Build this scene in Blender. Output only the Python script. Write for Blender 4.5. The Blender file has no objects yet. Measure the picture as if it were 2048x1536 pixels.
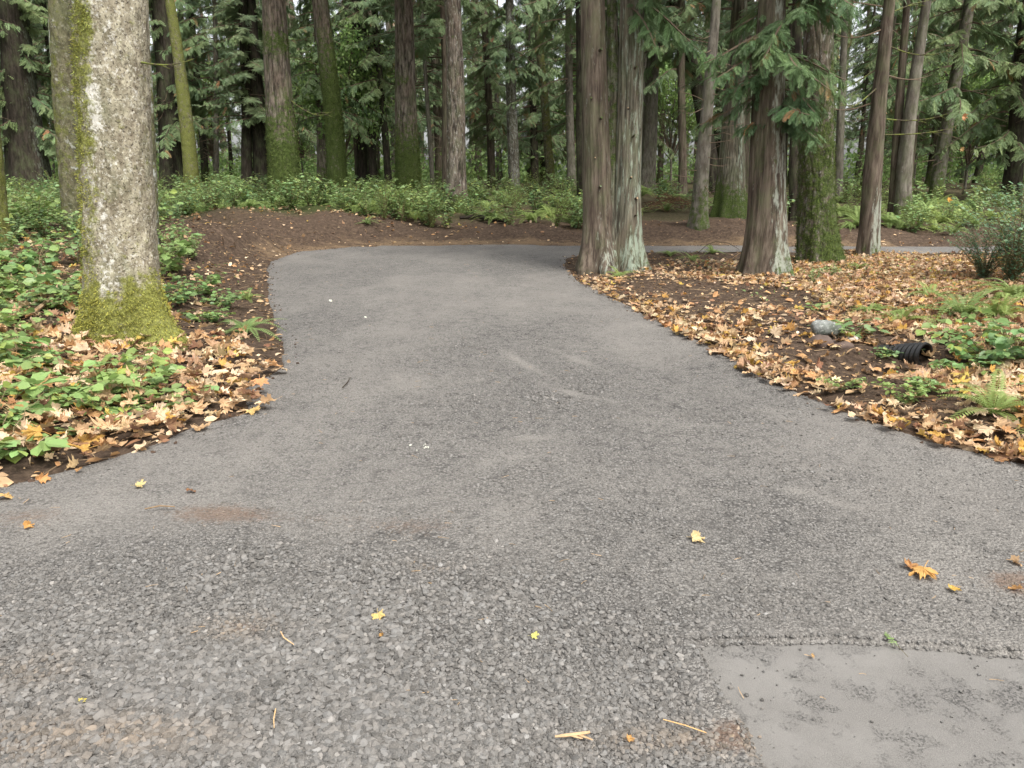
import bpy, math, random
import numpy as np
from mathutils import Vector, Matrix

random.seed(7)
RNG = np.random.default_rng(7)
SC = bpy.context.scene
COL = SC.collection
R = math.radians

# ------------------------------------------------------------------ camera
EYE = 1.6
FPX = 1547.0            # focal length in pixels of the 2048 px wide photograph
PITCH = R(15.1)
cam_d = bpy.data.cameras.new('camera')
cam_d.sensor_width = 36.0
cam_d.lens = 36.0 * FPX / 2048.0
cam_d.clip_start = 0.05
cam_d.clip_end = 600
cam = bpy.data.objects.new('camera', cam_d)
cam.location = (0, 0, EYE)
cam.rotation_euler = (math.pi / 2 - PITCH, 0, 0)
COL.objects.link(cam)
SC.camera = cam

# ------------------------------------------------------------------ sky, sun, exposure
W = bpy.data.worlds.new('World')
SC.world = W
W.use_nodes = True
nt = W.node_tree
bg = nt.nodes['Background']
sky = nt.nodes.new('ShaderNodeTexSky')
sky.sky_type = 'NISHITA'
sky.sun_disc = False
sky.sun_elevation = R(58)
sky.sun_rotation = R(150)
sky.dust_density = 4.0
sky.air_density = 1.0
hs = nt.nodes.new('ShaderNodeHueSaturation')       # cloud cover takes most of the blue out
hs.inputs['Saturation'].default_value = 0.22
nt.links.new(sky.outputs[0], hs.inputs['Color'])
nt.links.new(hs.outputs[0], bg.inputs['Color'])
bg.inputs['Strength'].default_value = 0.15
sun_d = bpy.data.lights.new('sun', 'SUN')
sun_d.energy = 1.6
sun_d.angle = R(18)
sun_d.color = (1.0, 0.97, 0.92)
sun = bpy.data.objects.new('sun', sun_d)
sun.rotation_euler = (R(32), 0, R(30))
COL.objects.link(sun)

SC.view_settings.view_transform = 'Standard'
SC.view_settings.look = 'None'
SC.view_settings.gamma = 1.0
SC.view_settings.use_curve_mapping = False
SC.view_settings.exposure = 1.15
SC.cycles.max_bounces = 6
SC.cycles.diffuse_bounces = 4
SC.cycles.glossy_bounces = 2
SC.cycles.transmission_bounces = 3
SC.cycles.transparent_max_bounces = 4
SC.cycles.use_denoising = True
SC.cycles.caustics_reflective = False
SC.cycles.caustics_refractive = False

# ------------------------------------------------------------------ small maths
def sstep(a, b, x):
    t = np.clip((x - a) / (b - a), 0, 1)
    return t * t * (3 - 2 * t)

def _h(ix, iy, iz, seed):
    n = (ix.astype(np.uint32) * np.uint32(0x8da6b343)) ^ (iy.astype(np.uint32) * np.uint32(0xd8163841)) \
        ^ (iz.astype(np.uint32) * np.uint32(0xcb1ab31f)) ^ np.uint32((seed * 0x9E3779B1) & 0xffffffff)
    n = n ^ (n >> np.uint32(15)); n = n * np.uint32(0x2c1b3c6d)
    n = n ^ (n >> np.uint32(12)); n = n * np.uint32(0x297a2d39)
    n = n ^ (n >> np.uint32(15))
    return n.astype(np.float64) / 4294967295.0 * 2 - 1

def vn(x, y, z=None, seed=0):
    """value noise in -1..1"""
    x = np.asarray(x, float); y = np.asarray(y, float)
    z = np.zeros_like(x) if z is None else np.asarray(z, float)
    fx, fy, fz = np.floor(x), np.floor(y), np.floor(z)
    ix, iy, iz = fx.astype(np.int64), fy.astype(np.int64), fz.astype(np.int64)
    tx, ty, tz = x - fx, y - fy, z - fz
    tx = tx * tx * (3 - 2 * tx); ty = ty * ty * (3 - 2 * ty); tz = tz * tz * (3 - 2 * tz)
    r = 0
    for a in (0, 1):
        wx = tx if a else 1 - tx
        for b in (0, 1):
            wy = ty if b else 1 - ty
            for c in (0, 1):
                wz = tz if c else 1 - tz
                r = r + wx * wy * wz * _h(ix + a, iy + b, iz + c, seed)
    return r

def fbm(x, y, z=None, seed=0, octs=4, gain=0.5):
    r, a, s, tot = 0, 1.0, 1.0, 0
    for o in range(octs):
        r = r + a * vn(np.asarray(x) * s, np.asarray(y) * s, None if z is None else np.asarray(z) * s, seed + o * 17)
        tot += a; a *= gain; s *= 2.03
    return r / tot

def ray(px, py):
    r = (px - 1024) / FPX; u = (768 - py) / FPX
    return r, math.cos(PITCH) + u * math.sin(PITCH), -math.sin(PITCH) + u * math.cos(PITCH)

def G(px, py, z=0.0):
    dx, dy, dz = ray(px, py)
    t = (z - EYE) / dz
    return (dx * t, dy * t)

# ------------------------------------------------------------------ the road's outline on the ground
LEFT = [(-9, 2.3), (-4.6, 2.95)] + [G(*p) for p in [(0, 985), (120, 955), (220, 925), (310, 893), (400, 852), (500, 826), (493, 790), (492, 770),
        (540, 756), (572, 735), (574, 700), (556, 655), (545, 620), (538, 590), (535, 560), (536, 540), (545, 522), (600, 504), (700, 494.5),
        (800, 491), (1000, 490), (1300, 492), (1650, 492.5), (1960, 493)]] + [(17, 19.6), (30, 24)]
RIGHT = [(30, 20), (16, 17.2)] + [G(*p) for p in [(1960, 508), (1700, 506), (1500, 505.5), (1300, 505), (1180, 508), (1133, 517), (1125, 530),
         (1150, 560), (1200, 586), (1300, 636), (1400, 686), (1500, 744), (1600, 792), (1700, 832), (1850, 884), (2048, 932)]] + [(3.9, 3.75), (9, 3.0)]
ROAD = np.array(LEFT + RIGHT + [(9, -4), (-9, -4)])
PAD = np.array([G(*p) for p in [(1388, 1288), (1412, 1281), (1700, 1280), (1900, 1296), (2048, 1302)]] + [(3.2, 2.30), (4.5, 2.2), (4.5, -3), (1.0, -3)]
               + [G(*p) for p in [(1560, 1600), (1500, 1500), (1440, 1400)]])

def sdist(poly, x, y):
    """signed distance, positive outside"""
    x = np.asarray(x, float).ravel(); y = np.asarray(y, float).ravel()
    best = np.full(x.shape, 1e18); ins = np.zeros(x.shape, bool)
    n = len(poly)
    for i in range(n):
        ax, ay = poly[i]; bx, by = poly[(i + 1) % n]
        ex, ey = bx - ax, by - ay
        t = np.clip(((x - ax) * ex + (y - ay) * ey) / (ex * ex + ey * ey + 1e-12), 0, 1)
        d = (x - ax - t * ex) ** 2 + (y - ay - t * ey) ** 2
        best = np.minimum(best, d)
        c = ((ay > y) != (by > y))
        with np.errstate(divide='ignore', invalid='ignore'):
            xi = ex * (y - ay) / (ey if ey != 0 else 1e-12) + ax
        ins ^= c & (x < xi)
    d = np.sqrt(best)
    return np.where(ins, -d, d)

def road_d(x, y):
    x = np.asarray(x, float); y = np.asarray(y, float)
    return sdist(ROAD, x, y).reshape(x.shape) + 0.05 * fbm(x * 2.3, y * 2.3, seed=5, octs=3)

def H(x, y, d=None):
    """height of the natural ground"""
    x = np.asarray(x, float); y = np.asarray(y, float)
    if d is None: d = road_d(x, y)
    back = 0.23 + 0.09 * sstep(-2, -5, x) + 0.036 * np.clip(y - 19, -2, 24) + 0.38 * np.exp(-((x + 6.2) / 2.6) ** 2 - ((y - 20.0) / 3.2) ** 2) + .10 * np.exp(-((x - 5) / 2.5) ** 2 - ((y - 20) / 1.5) ** 2)
    left = 0.10 + 0.5 * sstep(5, 15, y) + 0.12 * sstep(-3, -9, x)
    wb = sstep(14.5, 19, y)
    lb = left * (1 - wb) + back * wb
    isl = (0.06 + 0.10 * sstep(4, 9, x)) * sstep(16.3, 13.0, y) + 0.11 * np.exp(-((x - 7.25) / .55) ** 2 - ((y - 15.9) / .5) ** 2) - .05 * sstep(14.5, 16.5, y) \
        - 0.20 * np.exp(-((x - 3.2) / 0.9) ** 2 - ((y - 6.6) / 0.55) ** 2) + 0.12 * np.exp(-((x - 1.7) / .8) ** 2 - ((y - 13.9) / .9) ** 2)
    isle = (x > 0.6) & (y < 17.4)
    h = np.where(isle, isl * sstep(0, 0.7, d), lb * sstep(-0.02, 1.5 + 0.5 * fbm(x * .5, y * .5, seed=3), d))
    rough = 0.07 * fbm(x * .7, y * .7, seed=11, octs=4) + 0.028 * fbm(x * 3.1, y * 3.1, seed=12, octs=4)
    erode = 0.17 * fbm(x * 1.1 + y * .6, y * .45, seed=23, octs=3) * (1 - isle) * sstep(10, 15, y) * sstep(26, 19, y)
    rough = rough + (.045 * np.abs(fbm(x * 4.2, y * 4.2, seed=61, octs=3)) + .05 * fbm(x * 2.2, y * 1.2, seed=62, octs=3)) * (1 - isle) * sstep(9, 13, y)
    h = h + (rough + erode) * sstep(0.0, 0.8, d) + 0.012 * sstep(-.03, .08, d) + 0.008 * fbm(x * 9, y * 9, seed=9, octs=3) * sstep(-.05, .2, d)
    return np.where(d < 0, -0.10 * sstep(0.0, -0.12, d), h)

def hz(x, y):
    return float(H(np.array([x]), np.array([y]))[0])

def P(px, py):
    """the point of the ground seen at a pixel of the 2048 x 1536 photograph"""
    dx, dy, dz = ray(px, py)
    t = np.concatenate([np.arange(1.5, 14, .02), np.arange(14, 70, .05)])
    g = np.maximum(H(dx * t, dy * t), np.where(road_d(dx * t, dy * t) < 0, 0.0, -9))
    below = (EYE + dz * t) < g
    k = int(np.argmax(below)) if below.any() else len(t) - 1
    return Vector((dx * t[k], dy * t[k], float(g[k])))

# ------------------------------------------------------------------ mesh builder
class Geo:
    def __init__(s): s.v = []; s.q = []; s.t = []; s.c = []; s.mq = []; s.mt = []; s.n = 0
    def add(s, v, quads=None, tris=None, col=(1, 1, 1), mi=0):
        v = np.asarray(v, float).reshape(-1, 3)
        if quads is not None and len(quads):
            q = np.asarray(quads, np.int64).reshape(-1, 4) + s.n; s.q.append(q); s.mq.append(np.full(len(q), mi))
        if tris is not None and len(tris):
            t = np.asarray(tris, np.int64).reshape(-1, 3) + s.n; s.t.append(t); s.mt.append(np.full(len(t), mi))
        c = np.asarray(col, float)
        s.c.append(np.broadcast_to(c, (len(v), 3)) if c.ndim == 1 else c)
        s.v.append(v); s.n += len(v)
        return s
    def mesh(s, name, mats, smooth=False):
        v = np.concatenate(s.v).astype(np.float32)
        q = np.concatenate(s.q) if s.q else np.zeros((0, 4), np.int64)
        t = np.concatenate(s.t) if s.t else np.zeros((0, 3), np.int64)
        me = bpy.data.meshes.new(name)
        me.vertices.add(len(v)); me.vertices.foreach_set('co', v.ravel())
        nl = len(q) * 4 + len(t) * 3
        me.loops.add(nl); me.loops.foreach_set('vertex_index', np.concatenate([q.ravel(), t.ravel()]).astype(np.int32))
        me.polygons.add(len(q) + len(t))
        me.polygons.foreach_set('loop_start', np.concatenate([np.arange(len(q)) * 4, len(q) * 4 + np.arange(len(t)) * 3]).astype(np.int32))
        mi = np.concatenate(([*s.mq] if s.mq else []) + ([*s.mt] if s.mt else [])).astype(np.int32)
        me.polygons.foreach_set('material_index', mi)
        me.polygons.foreach_set('use_smooth', np.full(len(q) + len(t), smooth, bool))
        c = np.ones((len(v), 4), np.float32); c[:, :3] = np.concatenate(s.c)
        a = me.attributes.new('Col', 'FLOAT_COLOR', 'POINT'); a.data.foreach_set('color', c.ravel())
        for m in (mats if isinstance(mats, (list, tuple)) else [mats]): me.materials.append(m)
        me.update(calc_edges=True)
        return me
    def build(s, name, mats, parent=None, smooth=False, loc=None):
        return link(name, s.mesh(name, mats, smooth), parent, loc)

def link(name, data, parent=None, loc=None, rot=None, scale=None):
    o = bpy.data.objects.new(name, data); COL.objects.link(o)
    if parent is not None: o.parent = parent
    if loc is not None: o.location = loc
    if rot is not None: o.rotation_euler = rot
    if scale is not None: o.scale = (scale,) * 3 if isinstance(scale, (int, float)) else scale
    return o

def tag(o, label, cat, group=None):
    o['label'] = label; o['category'] = cat
    if group: o['group'] = group
    return o

def kind(o, k): o['kind'] = k; return o

def norm(a): return a / (np.linalg.norm(a, axis=-1, keepdims=True) + 1e-12)

def place(T, F, org, X, U, scale, col=None, bend=None):
    """copies of a template (verts T, faces F) at origins org, its x along X, its z near U"""
    org = np.asarray(org, float); X = norm(np.asarray(X, float)); U = np.asarray(U, float)
    Y = norm(np.cross(U, X)); Z = np.cross(X, Y)
    scale = np.asarray(scale, float)
    if scale.ndim == 1: scale = np.repeat(scale[:, None], 3, 1)
    L = T[None] * scale[:, None, :]
    v = org[:, None] + L[..., 0:1] * X[:, None] + L[..., 1:2] * Y[:, None] + L[..., 2:3] * Z[:, None]
    K, V = len(org), len(T)
    f = (F[None] + (np.arange(K) * V)[:, None, None]).reshape(-1, F.shape[1])
    c = None if col is None else np.repeat(np.asarray(col)[:, None], V, 1).reshape(-1, 3)
    return v.reshape(-1, 3), f, c

def tube(pts, rad, n=6, cap=True):
    pts = np.asarray(pts, float); m = len(pts)
    rad = np.broadcast_to(np.asarray(rad, float), (m,))
    T = norm(np.gradient(pts, axis=0))
    ref = np.array([0.0, 0, 1]) if abs(T[:, 2]).mean() < .8 else np.array([1.0, 0, 0])
    A = norm(np.cross(T, ref)); B = np.cross(T, A)
    th = np.arange(n) * 2 * math.pi / n
    v = pts[:, None] + rad[:, None, None] * (np.cos(th)[None, :, None] * A[:, None] + np.sin(th)[None, :, None] * B[:, None])
    i = np.arange(m - 1)[:, None] * n; j = np.arange(n)[None]
    k = (j + 1) % n
    q = np.stack([i + j, i + k, i + n + k, i + n + j], -1).reshape(-1, 4)
    t = []
    if cap:
        t = [(0, a + 1, a) for a in range(1, n - 1)] + [((m - 1) * n, (m - 1) * n + a, (m - 1) * n + a + 1) for a in range(1, n - 1)]
    return v.reshape(-1, 3), q, t

# ------------------------------------------------------------------ materials
class NT:
    def __init__(s, name, rough=0.8, spec=0.3):
        s.m = bpy.data.materials.new(name); s.m.use_nodes = True; s.t = s.m.node_tree; s.N = s.t.nodes
        s.b = s.N['Principled BSDF']; s.b.inputs['Roughness'].default_value = rough
        s.b.inputs['Specular IOR Level'].default_value = spec
        s.out = s.N['Material Output']
    def _in(s, sock, v):
        if v is None: return
        if isinstance(v, bpy.types.NodeSocket): s.t.links.new(v, sock)
        elif isinstance(v, (tuple, list)) and len(v) == 3 and sock.type == 'RGBA': sock.default_value = (*v, 1)
        else: sock.default_value = v
    def coord(s, scale=(1, 1, 1), kind='Object'):
        c = s.N.new('ShaderNodeTexCoord'); m = s.N.new('ShaderNodeMapping'); m.inputs['Scale'].default_value = scale
        s.t.links.new(c.outputs[kind], m.inputs['Vector']); return m.outputs[0]
    def pos(s, scale=(1, 1, 1)):
        c = s.N.new('ShaderNodeNewGeometry'); m = s.N.new('ShaderNodeMapping'); m.inputs['Scale'].default_value = scale
        s.t.links.new(c.outputs['Position'], m.inputs['Vector']); return m.outputs[0]
    def noise(s, vec, scale, detail=3, rough=.55, dist=0):
        n = s.N.new('ShaderNodeTexNoise'); s._in(n.inputs['Vector'], vec); n.inputs['Scale'].default_value = scale
        n.inputs['Detail'].default_value = detail; n.inputs['Roughness'].default_value = rough; n.inputs['Distortion'].default_value = dist
        return n.outputs['Fac']
    def voro(s, vec, scale, feature='F1', out='Distance', rnd=1.0):
        n = s.N.new('ShaderNodeTexVoronoi'); n.feature = feature; s._in(n.inputs['Vector'], vec); n.inputs['Scale'].default_value = scale
        n.inputs['Randomness'].default_value = rnd
        return n.outputs[out]
    def attr(s, name, out='Color'):
        n = s.N.new('ShaderNodeAttribute'); n.attribute_name = name; return n.outputs[out]
    def sep(s, c):
        n = s.N.new('ShaderNodeSeparateColor'); s._in(n.inputs[0], c); return n.outputs
    def rng(s, v, a, b, c=0.0, d=1.0):
        n = s.N.new('ShaderNodeMapRange'); n.interpolation_type = 'SMOOTHSTEP'; s._in(n.inputs[0], v)
        for i, k in enumerate((a, b, c, d)): n.inputs[i + 1].default_value = k
        return n.outputs[0]
    def math(s, op, a, b=None):
        n = s.N.new('ShaderNodeMath'); n.operation = op; s._in(n.inputs[0], a)
        if b is not None: s._in(n.inputs[1], b)
        return n.outputs[0]
    def mix(s, f, a, b, mode='MIX'):
        n = s.N.new('ShaderNodeMix'); n.data_type = 'RGBA'; n.blend_type = mode
        s._in(n.inputs[0], f); s._in(n.inputs[6], a); s._in(n.inputs[7], b); return n.outputs[2]
    def ramp(s, f, stops):
        n = s.N.new('ShaderNodeValToRGB'); e = n.color_ramp.elements
        while len(e) < len(stops): e.new(.5)
        for k, (p, c) in zip(e, stops): k.position = p; k.color = (*c, 1)
        s._in(n.inputs[0], f); return n.outputs[0]
    def bump(s, h, dist=0.01, strength=1.0, nrm=None):
        n = s.N.new('ShaderNodeBump'); n.inputs['Distance'].default_value = dist; n.inputs['Strength'].default_value = strength
        s._in(n.inputs['Height'], h)
        if nrm is not None: s._in(n.inputs['Normal'], nrm)
        return n.outputs[0]
    def fin(s, col, nrm=None, transl=0.0):
        s._in(s.b.inputs['Base Color'], col)
        if nrm is not None: s._in(s.b.inputs['Normal'], nrm)
        if transl:
            tr = s.N.new('ShaderNodeBsdfTranslucent'); s._in(tr.inputs[0], col)
            mx = s.N.new('ShaderNodeMixShader'); mx.inputs[0].default_value = transl
            s.t.links.new(s.b.outputs[0], mx.inputs[1]); s.t.links.new(tr.outputs[0], mx.inputs[2])
            s.t.links.new(mx.outputs[0], s.out.inputs['Surface'])
        return s.m

def bark(name, dark, light, pale, moss1, moss2, k=9.0, sz=0.3, bump=.012, spots=None, palescale=14, alt=None):
    m = NT(name, .9, .15)
    r = m.sep(m.attr('Col'))                     # R moss, G lichen, paler sides and patches, B furrow depth
    v = m.coord((1, 1, sz)); v1 = m.coord()
    n1 = m.noise(v, k, 6, .65); n2 = m.noise(v, k * 4, 4, .6); nb = m.noise(v1, 1.7, 3)
    c = m.mix(m.rng(n1, .32, .68), dark, light)
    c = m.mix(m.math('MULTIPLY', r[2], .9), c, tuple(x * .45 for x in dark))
    c = m.mix(m.rng(m.noise(m.coord((1, 1, .35)), 2.6, 4, .6), .42, .62, 0, .8), c, m.mix(m.rng(n1, .32, .68), alt[0], alt[1])) if alt else m.mix(m.rng(nb, .35, .7, 0, .35), c, tuple(x * 1.25 for x in dark))
    if spots:
        sp = m.noise(v1, spots[0], 3, .7)
        c = m.mix(m.rng(sp, .55, .62, 0, .85), c, spots[1])
        sp2 = m.noise(v1, spots[0] * .55, 4, .75)
        c = m.mix(m.rng(sp2, .56, .62, 0, .8), c, spots[2])
    c = m.mix(m.rng(m.noise(m.coord((1, 1, .5)), 3.3, 5, .7), .42, .70, 0, .45), c, m.mix(n1, (.045, .058, .022), (.15, .175, .085)))
    pn = m.noise(m.coord((1, 1, min(1, sz * 2))), palescale, 5, .7)
    c = m.mix(m.rng(m.math('ADD', r[1], m.math('MULTIPLY', m.math('SUBTRACT', pn, .5), 3.2)), .38, .85, 0, .85), c, pale)
    mn = m.noise(v1, 9, 5, .7); mc = m.mix(m.rng(m.noise(v1, 45, 3, .7), .35, .65), moss1, moss2)
    mf = m.rng(m.math('ADD', r[0], m.math('MULTIPLY', m.math('SUBTRACT', mn, .5), 2.6)), .30, .85, 0, .92)
    c = m.mix(mf, c, mc)
    hgt = m.math('ADD', m.math('MULTIPLY', n1, .7), m.math('MULTIPLY', n2, .3))
    nb1 = m.bump(hgt, bump, .9)
    nb2 = m.bump(m.math('MULTIPLY', m.noise(v1, 90, 3, .8), mf), .012, .8, nb1)
    return m.fin(c, nb2)

MOSS1, MOSS2 = (.028, .044, .010), (.085, .120, .026)
M = {}
M['bark_lichen'] = bark('lichen_bark', (.165, .138, .095), (.43, .39, .285), (.58, .56, .50), (.12, .125, .030), (.25, .26, .06), 16, .55, .025,
                        (52, (.045, .034, .025), (.52, .49, .40)), 22)
M['bark_mottled'] = bark('mottled_bark', (.07, .06, .035), (.20, .18, .11), (.48, .49, .45), (.08, .09, .02), (.18, .19, .05), 12, .7, .012,
                         (24, (.05, .045, .03), (.27, .26, .20)), 5)
M['bark_fir'] = bark('fir_bark', (.040, .031, .024), (.215, .18, .145), (.32, .31, .27), MOSS1, MOSS2, 15, .20, .028, None, 20, ((.042, .031, .023), (.165, .125, .096)))
M['bark_cedar'] = bark('cedar_bark', (.042, .037, .027), (.225, .210, .155), (.30, .35, .27), MOSS1, MOSS2, 26, .06, .025, None, 22, ((.044, .034, .024), (.165, .132, .095)))
M['bark_red'] = bark('reddish_bark', (.045, .032, .024), (.165, .132, .100), (.28, .295, .24), MOSS1, MOSS2, 20, .10, .014, None, 16)
M['bark_dark'] = bark('dark_bark', (.020, .016, .012), (.065, .052, .040), (.13, .14, .11), MOSS1, MOSS2, 14, .2, .015)
M['bark_grey'] = bark('grey_bark', (.085, .072, .056), (.21, .19, .155), (.30, .31, .27), MOSS1, MOSS2, 12, .3, .012)

def foliage(name, base, tr=.25, var=.5, rough=.55):
    m = NT(name, rough, .35)
    oi = m.N.new('ShaderNodeObjectInfo')
    c = m.mix(1.0, m.attr('Col'), base, 'MULTIPLY')
    n = m.noise(m.pos(), .6, 3)
    c = m.mix(m.rng(n, .3, .7, 0, var), c, tuple(x * k for x, k in zip(base, (1.9, 1.5, 1.15))))
    c = m.mix(m.math('MULTIPLY', oi.outputs['Random'], .3), c, tuple(x * k for x, k in zip(base, (.75, .85, 1.05))))
    return m.fin(c, None, tr)
M['cedar_leaf'] = foliage('cedar_foliage', (.145, .215, .098))
M['moss_bright'] = foliage('moss_tufts_bright', (.27, .285, .065), .25, .5, .9)
M['moss_dark'] = foliage('moss_tufts_dark', (.075, .105, .026), .2, .5, .9)
M['cedar_near'] = foliage('fresh_cedar_foliage', (.095, .165, .070), .3)
M['fir_leaf'] = foliage('fir_foliage', (.125, .180, .094))
M['broad_leaf'] = foliage('broadleaf_foliage', (.20, .31, .10), .5)
M['fern'] = foliage('fern_fronds', (.21, .30, .10), .4)
M['salal'] = foliage('salal_leaves', (.19, .295, .12), .35, .5, .38)
M['bramble'] = foliage('bramble_leaves', (.19, .30, .11), .35, .6, .40)
M['huckle'] = foliage('huckleberry_leaves', (.135, .235, .125), .25, .3, .36)

m = NT('green_stem', .7); M['stem'] = m.fin(m.mix(m.noise(m.coord(), 8), (.16, .14, .06), (.10, .07, .035)))
m = NT('twig_wood', .85); M['twig'] = m.fin(m.mix(1.0, m.mix(m.noise(m.pos(), 25, 3), (.20, .15, .10), (.09, .06, .04)), m.attr('Col'), 'MULTIPLY'))
m = NT('mossy_branch', .9); M['mossy_twig'] = m.fin(m.mix(m.rng(m.noise(m.coord(), 12, 3), .4, .6), (.06, .045, .03), (.12, .14, .03)))
m = NT('cut_wood', .8); M['cut'] = m.fin(m.mix(m.noise(m.coord(), 30), (.42, .30, .18), (.22, .15, .09)))

# dead maple leaves: colour from the mesh, veins and blotches from noise
m = NT('dead_maple_leaf', .62, .25)
c = m.attr('Col'); n = m.noise(m.coord((1, 1, 1)), 28, 4, .7)
c = m.mix(m.rng(n, .52, .72, 0, .45), c, (.24, .12, .055))
c = m.mix(m.rng(m.noise(m.coord(), 7, 2), .45, .75, 0, .25), c, (.62, .46, .20))
M['dead_leaf'] = m.fin(c, m.bump(m.noise(m.coord(), 60, 2), .004, .6), .18)

# soil
m = NT('forest_soil', .95, .1)
p = m.pos(); r = m.sep(m.attr('Col'))           # R sandy subsoil, G needle litter, B green ground
n1 = m.noise(p, 14, 8, .72); n2 = m.noise(p, 45, 6, .8); n3 = m.noise(p, 1.1, 4)
c = m.ramp(n1, [(.3, (.032, .023, .017)), (.5, (.078, .054, .038)), (.68, (.150, .106, .074))])
c = m.mix(m.rng(m.math('ADD', r[0], m.math('MULTIPLY', m.math('SUBTRACT', m.noise(m.pos((.6, 1, 1)), 2.6, 7, .75), .5), 2.2)), .40, .85, 0, .8), c,
          m.mix(m.rng(n2, .35, .65), (.13, .085, .048), (.26, .185, .115)))
c = m.mix(m.rng(m.math('ADD', r[1], m.math('MULTIPLY', m.math('SUBTRACT', n2, .5), 1.4)), .45, .65, 0, .75), c, m.mix(n1, (.10, .052, .026), (.22, .13, .07)))
c = m.mix(m.rng(m.math('ADD', r[2], m.math('MULTIPLY', m.math('SUBTRACT', n2, .5), 1.4)), .5, .65, 0, .8), c, m.mix(n1, (.020, .035, .010), (.06, .085, .022)))
M['soil'] = m.fin(c, m.bump(m.math('ADD', n1, m.math('MULTIPLY', n2, .5)), .035, 1.0))

# gravel road
m = NT('gravel_road', .88, .25)
p = m.pos(); r = m.sep(m.attr('Col'))           # R packed fines, G brown stain, B clean dark stone
v1 = m.voro(p, 62, 'F1', 'Color'); vd = m.voro(p, 62, 'F1', 'Distance'); v2 = m.voro(p, 150, 'F1', 'Color'); vd2 = m.voro(p, 150)
g1 = m.sep(v1)[0]; g2 = m.sep(v2)[0]
fn = m.noise(p, 420, 3, .8); pn = m.noise(m.pos((1, .55, 1)), 2.0, 5, .65)
stone = m.mix(m.rng(g1, 0, 1), (.078, .074, .068), (.265, .252, .232))
stone = m.mix(m.rng(vd, .30, .62, 0, .75), stone, (.030, .027, .025))
small = m.mix(m.rng(g2, 0, 1), (.12, .113, .103), (.31, .293, .266))
small = m.mix(m.rng(vd2, .35, .65, 0, .7), small, (.045, .040, .037))
c = m.mix(m.rng(m.noise(p, 9, 4, .7), .35, .65), stone, small)
fines = m.mix(m.rng(fn, .3, .7), (.175, .162, .143), (.350, .328, .294))
fines = m.mix(m.rng(m.noise(p, 110, 4, .8), .50, .60, 0, .75), fines, (.058, .050, .044))
fines = m.mix(m.rng(m.noise(p, 1.3, 5, .6), .38, .66, 0, .6), fines, (.185, .170, .152))
ff = m.rng(m.math('ADD', m.math('MULTIPLY', r[0], 1.0), m.math('ADD', m.math('MULTIPLY', m.math('SUBTRACT', pn, .5), 1.0),
           m.math('MULTIPLY', m.math('SUBTRACT', m.noise(p, 70, 4, .85), .5), 2.0))), .30, 1.1, 0, .85)
c = m.mix(ff, c, fines)
c = m.mix(m.rng(m.math('ADD', r[1], m.math('MULTIPLY', m.math('SUBTRACT', m.noise(p, 30, 5, .7), .5), .9)), .35, .85, 0, .6), c, (.150, .092, .060))
hh = m.math('ADD', m.math('MULTIPLY', m.math('SUBTRACT', 1.0, vd), .7), m.math('MULTIPLY', m.math('SUBTRACT', 1.0, vd2), .35))
M['gravel'] = m.fin(c, m.bump(hh, .013, .9, m.bump(fn, .003, .6)))
m = NT('crushed_stone', .85, .3)
c = m.mix(m.rng(m.noise(m.pos(), 200, 4, .7), .35, .7, 0, .5), m.attr('Col'), (.21, .195, .172))
M['stone'] = m.fin(c, m.bump(m.noise(m.pos(), 300, 2), .002, .6))

# smooth old paving
m = NT('worn_asphalt', .85, .25)
p = m.pos(); v = m.voro(p, 115); vc = m.sep(m.voro(p, 115, 'F1', 'Color'))[0]; fn = m.noise(p, 380, 3, .8); bl = m.noise(p, 3.2, 5, .65)
c = m.mix(m.rng(fn, .3, .7), (.125, .118, .108), (.235, .222, .202))
c = m.mix(m.rng(bl, .42, .66, 0, .65), c, (.225, .214, .196))
pit = m.math('MULTIPLY', m.rng(m.noise(p, 120, 6, .85), .50, .60), m.rng(m.noise(p, 4.5, 5, .7), .48, .66))
c = m.mix(m.math('MULTIPLY', pit, .8), c, (.042, .040, .042))
c = m.mix(m.rng(m.noise(p, 2.2, 6, .75), .5, .75, 0, .25), c, (.15, .145, .14))
c = m.mix(m.rng(m.noise(p, 9, 6, .8), .60, .72, 0, .5), c, (.36, .34, .31))
M['asphalt'] = m.fin(c, m.bump(m.math('SUBTRACT', fn, m.math('MULTIPLY', pit, 1.2)), .004, .8))

m = NT('mossy_rock', .85)
c = m.mix(m.rng(m.noise(m.coord(), 6, 5), .4, .65), (.20, .205, .19), (.09, .10, .08))
c = m.mix(m.rng(m.noise(m.coord(), 40, 3), .55, .65, 0, .6), c, (.45, .46, .42)); M['rock'] = m.fin(c, m.bump(m.noise(m.coord(), 20, 4), .01))
m = NT('black_plastic', .45, .4); M['pipe'] = m.fin(m.mix(m.noise(m.coord(), 20), (.008, .008, .008), (.02, .02, .02)))
m = NT('white_litter', .8); M['pale_bits'] = m.fin((.62, .62, .52))

# ------------------------------------------------------------------ ground, road, old paving
def axis_grid(lo, hi, centre, near, step, grow):
    a = [centre]; s = step
    while a[-1] < hi:
        if abs(a[-1] - centre) > near: s *= grow
        a.append(a[-1] + s)
    b = [centre]; s = step
    while b[-1] > lo:
        if abs(b[-1] - centre) > near: s *= grow
        b.append(b[-1] - s)
    return np.array(sorted(set(b[1:] + a)))

def ell(x, y, cx, cy, rx, ry, ang=0.0):
    c, s = math.cos(ang), math.sin(ang); dx, dy = x - cx, y - cy
    return np.exp(-((dx * c + dy * s) / rx) ** 2 - ((-dx * s + dy * c) / ry) ** 2)

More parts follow.
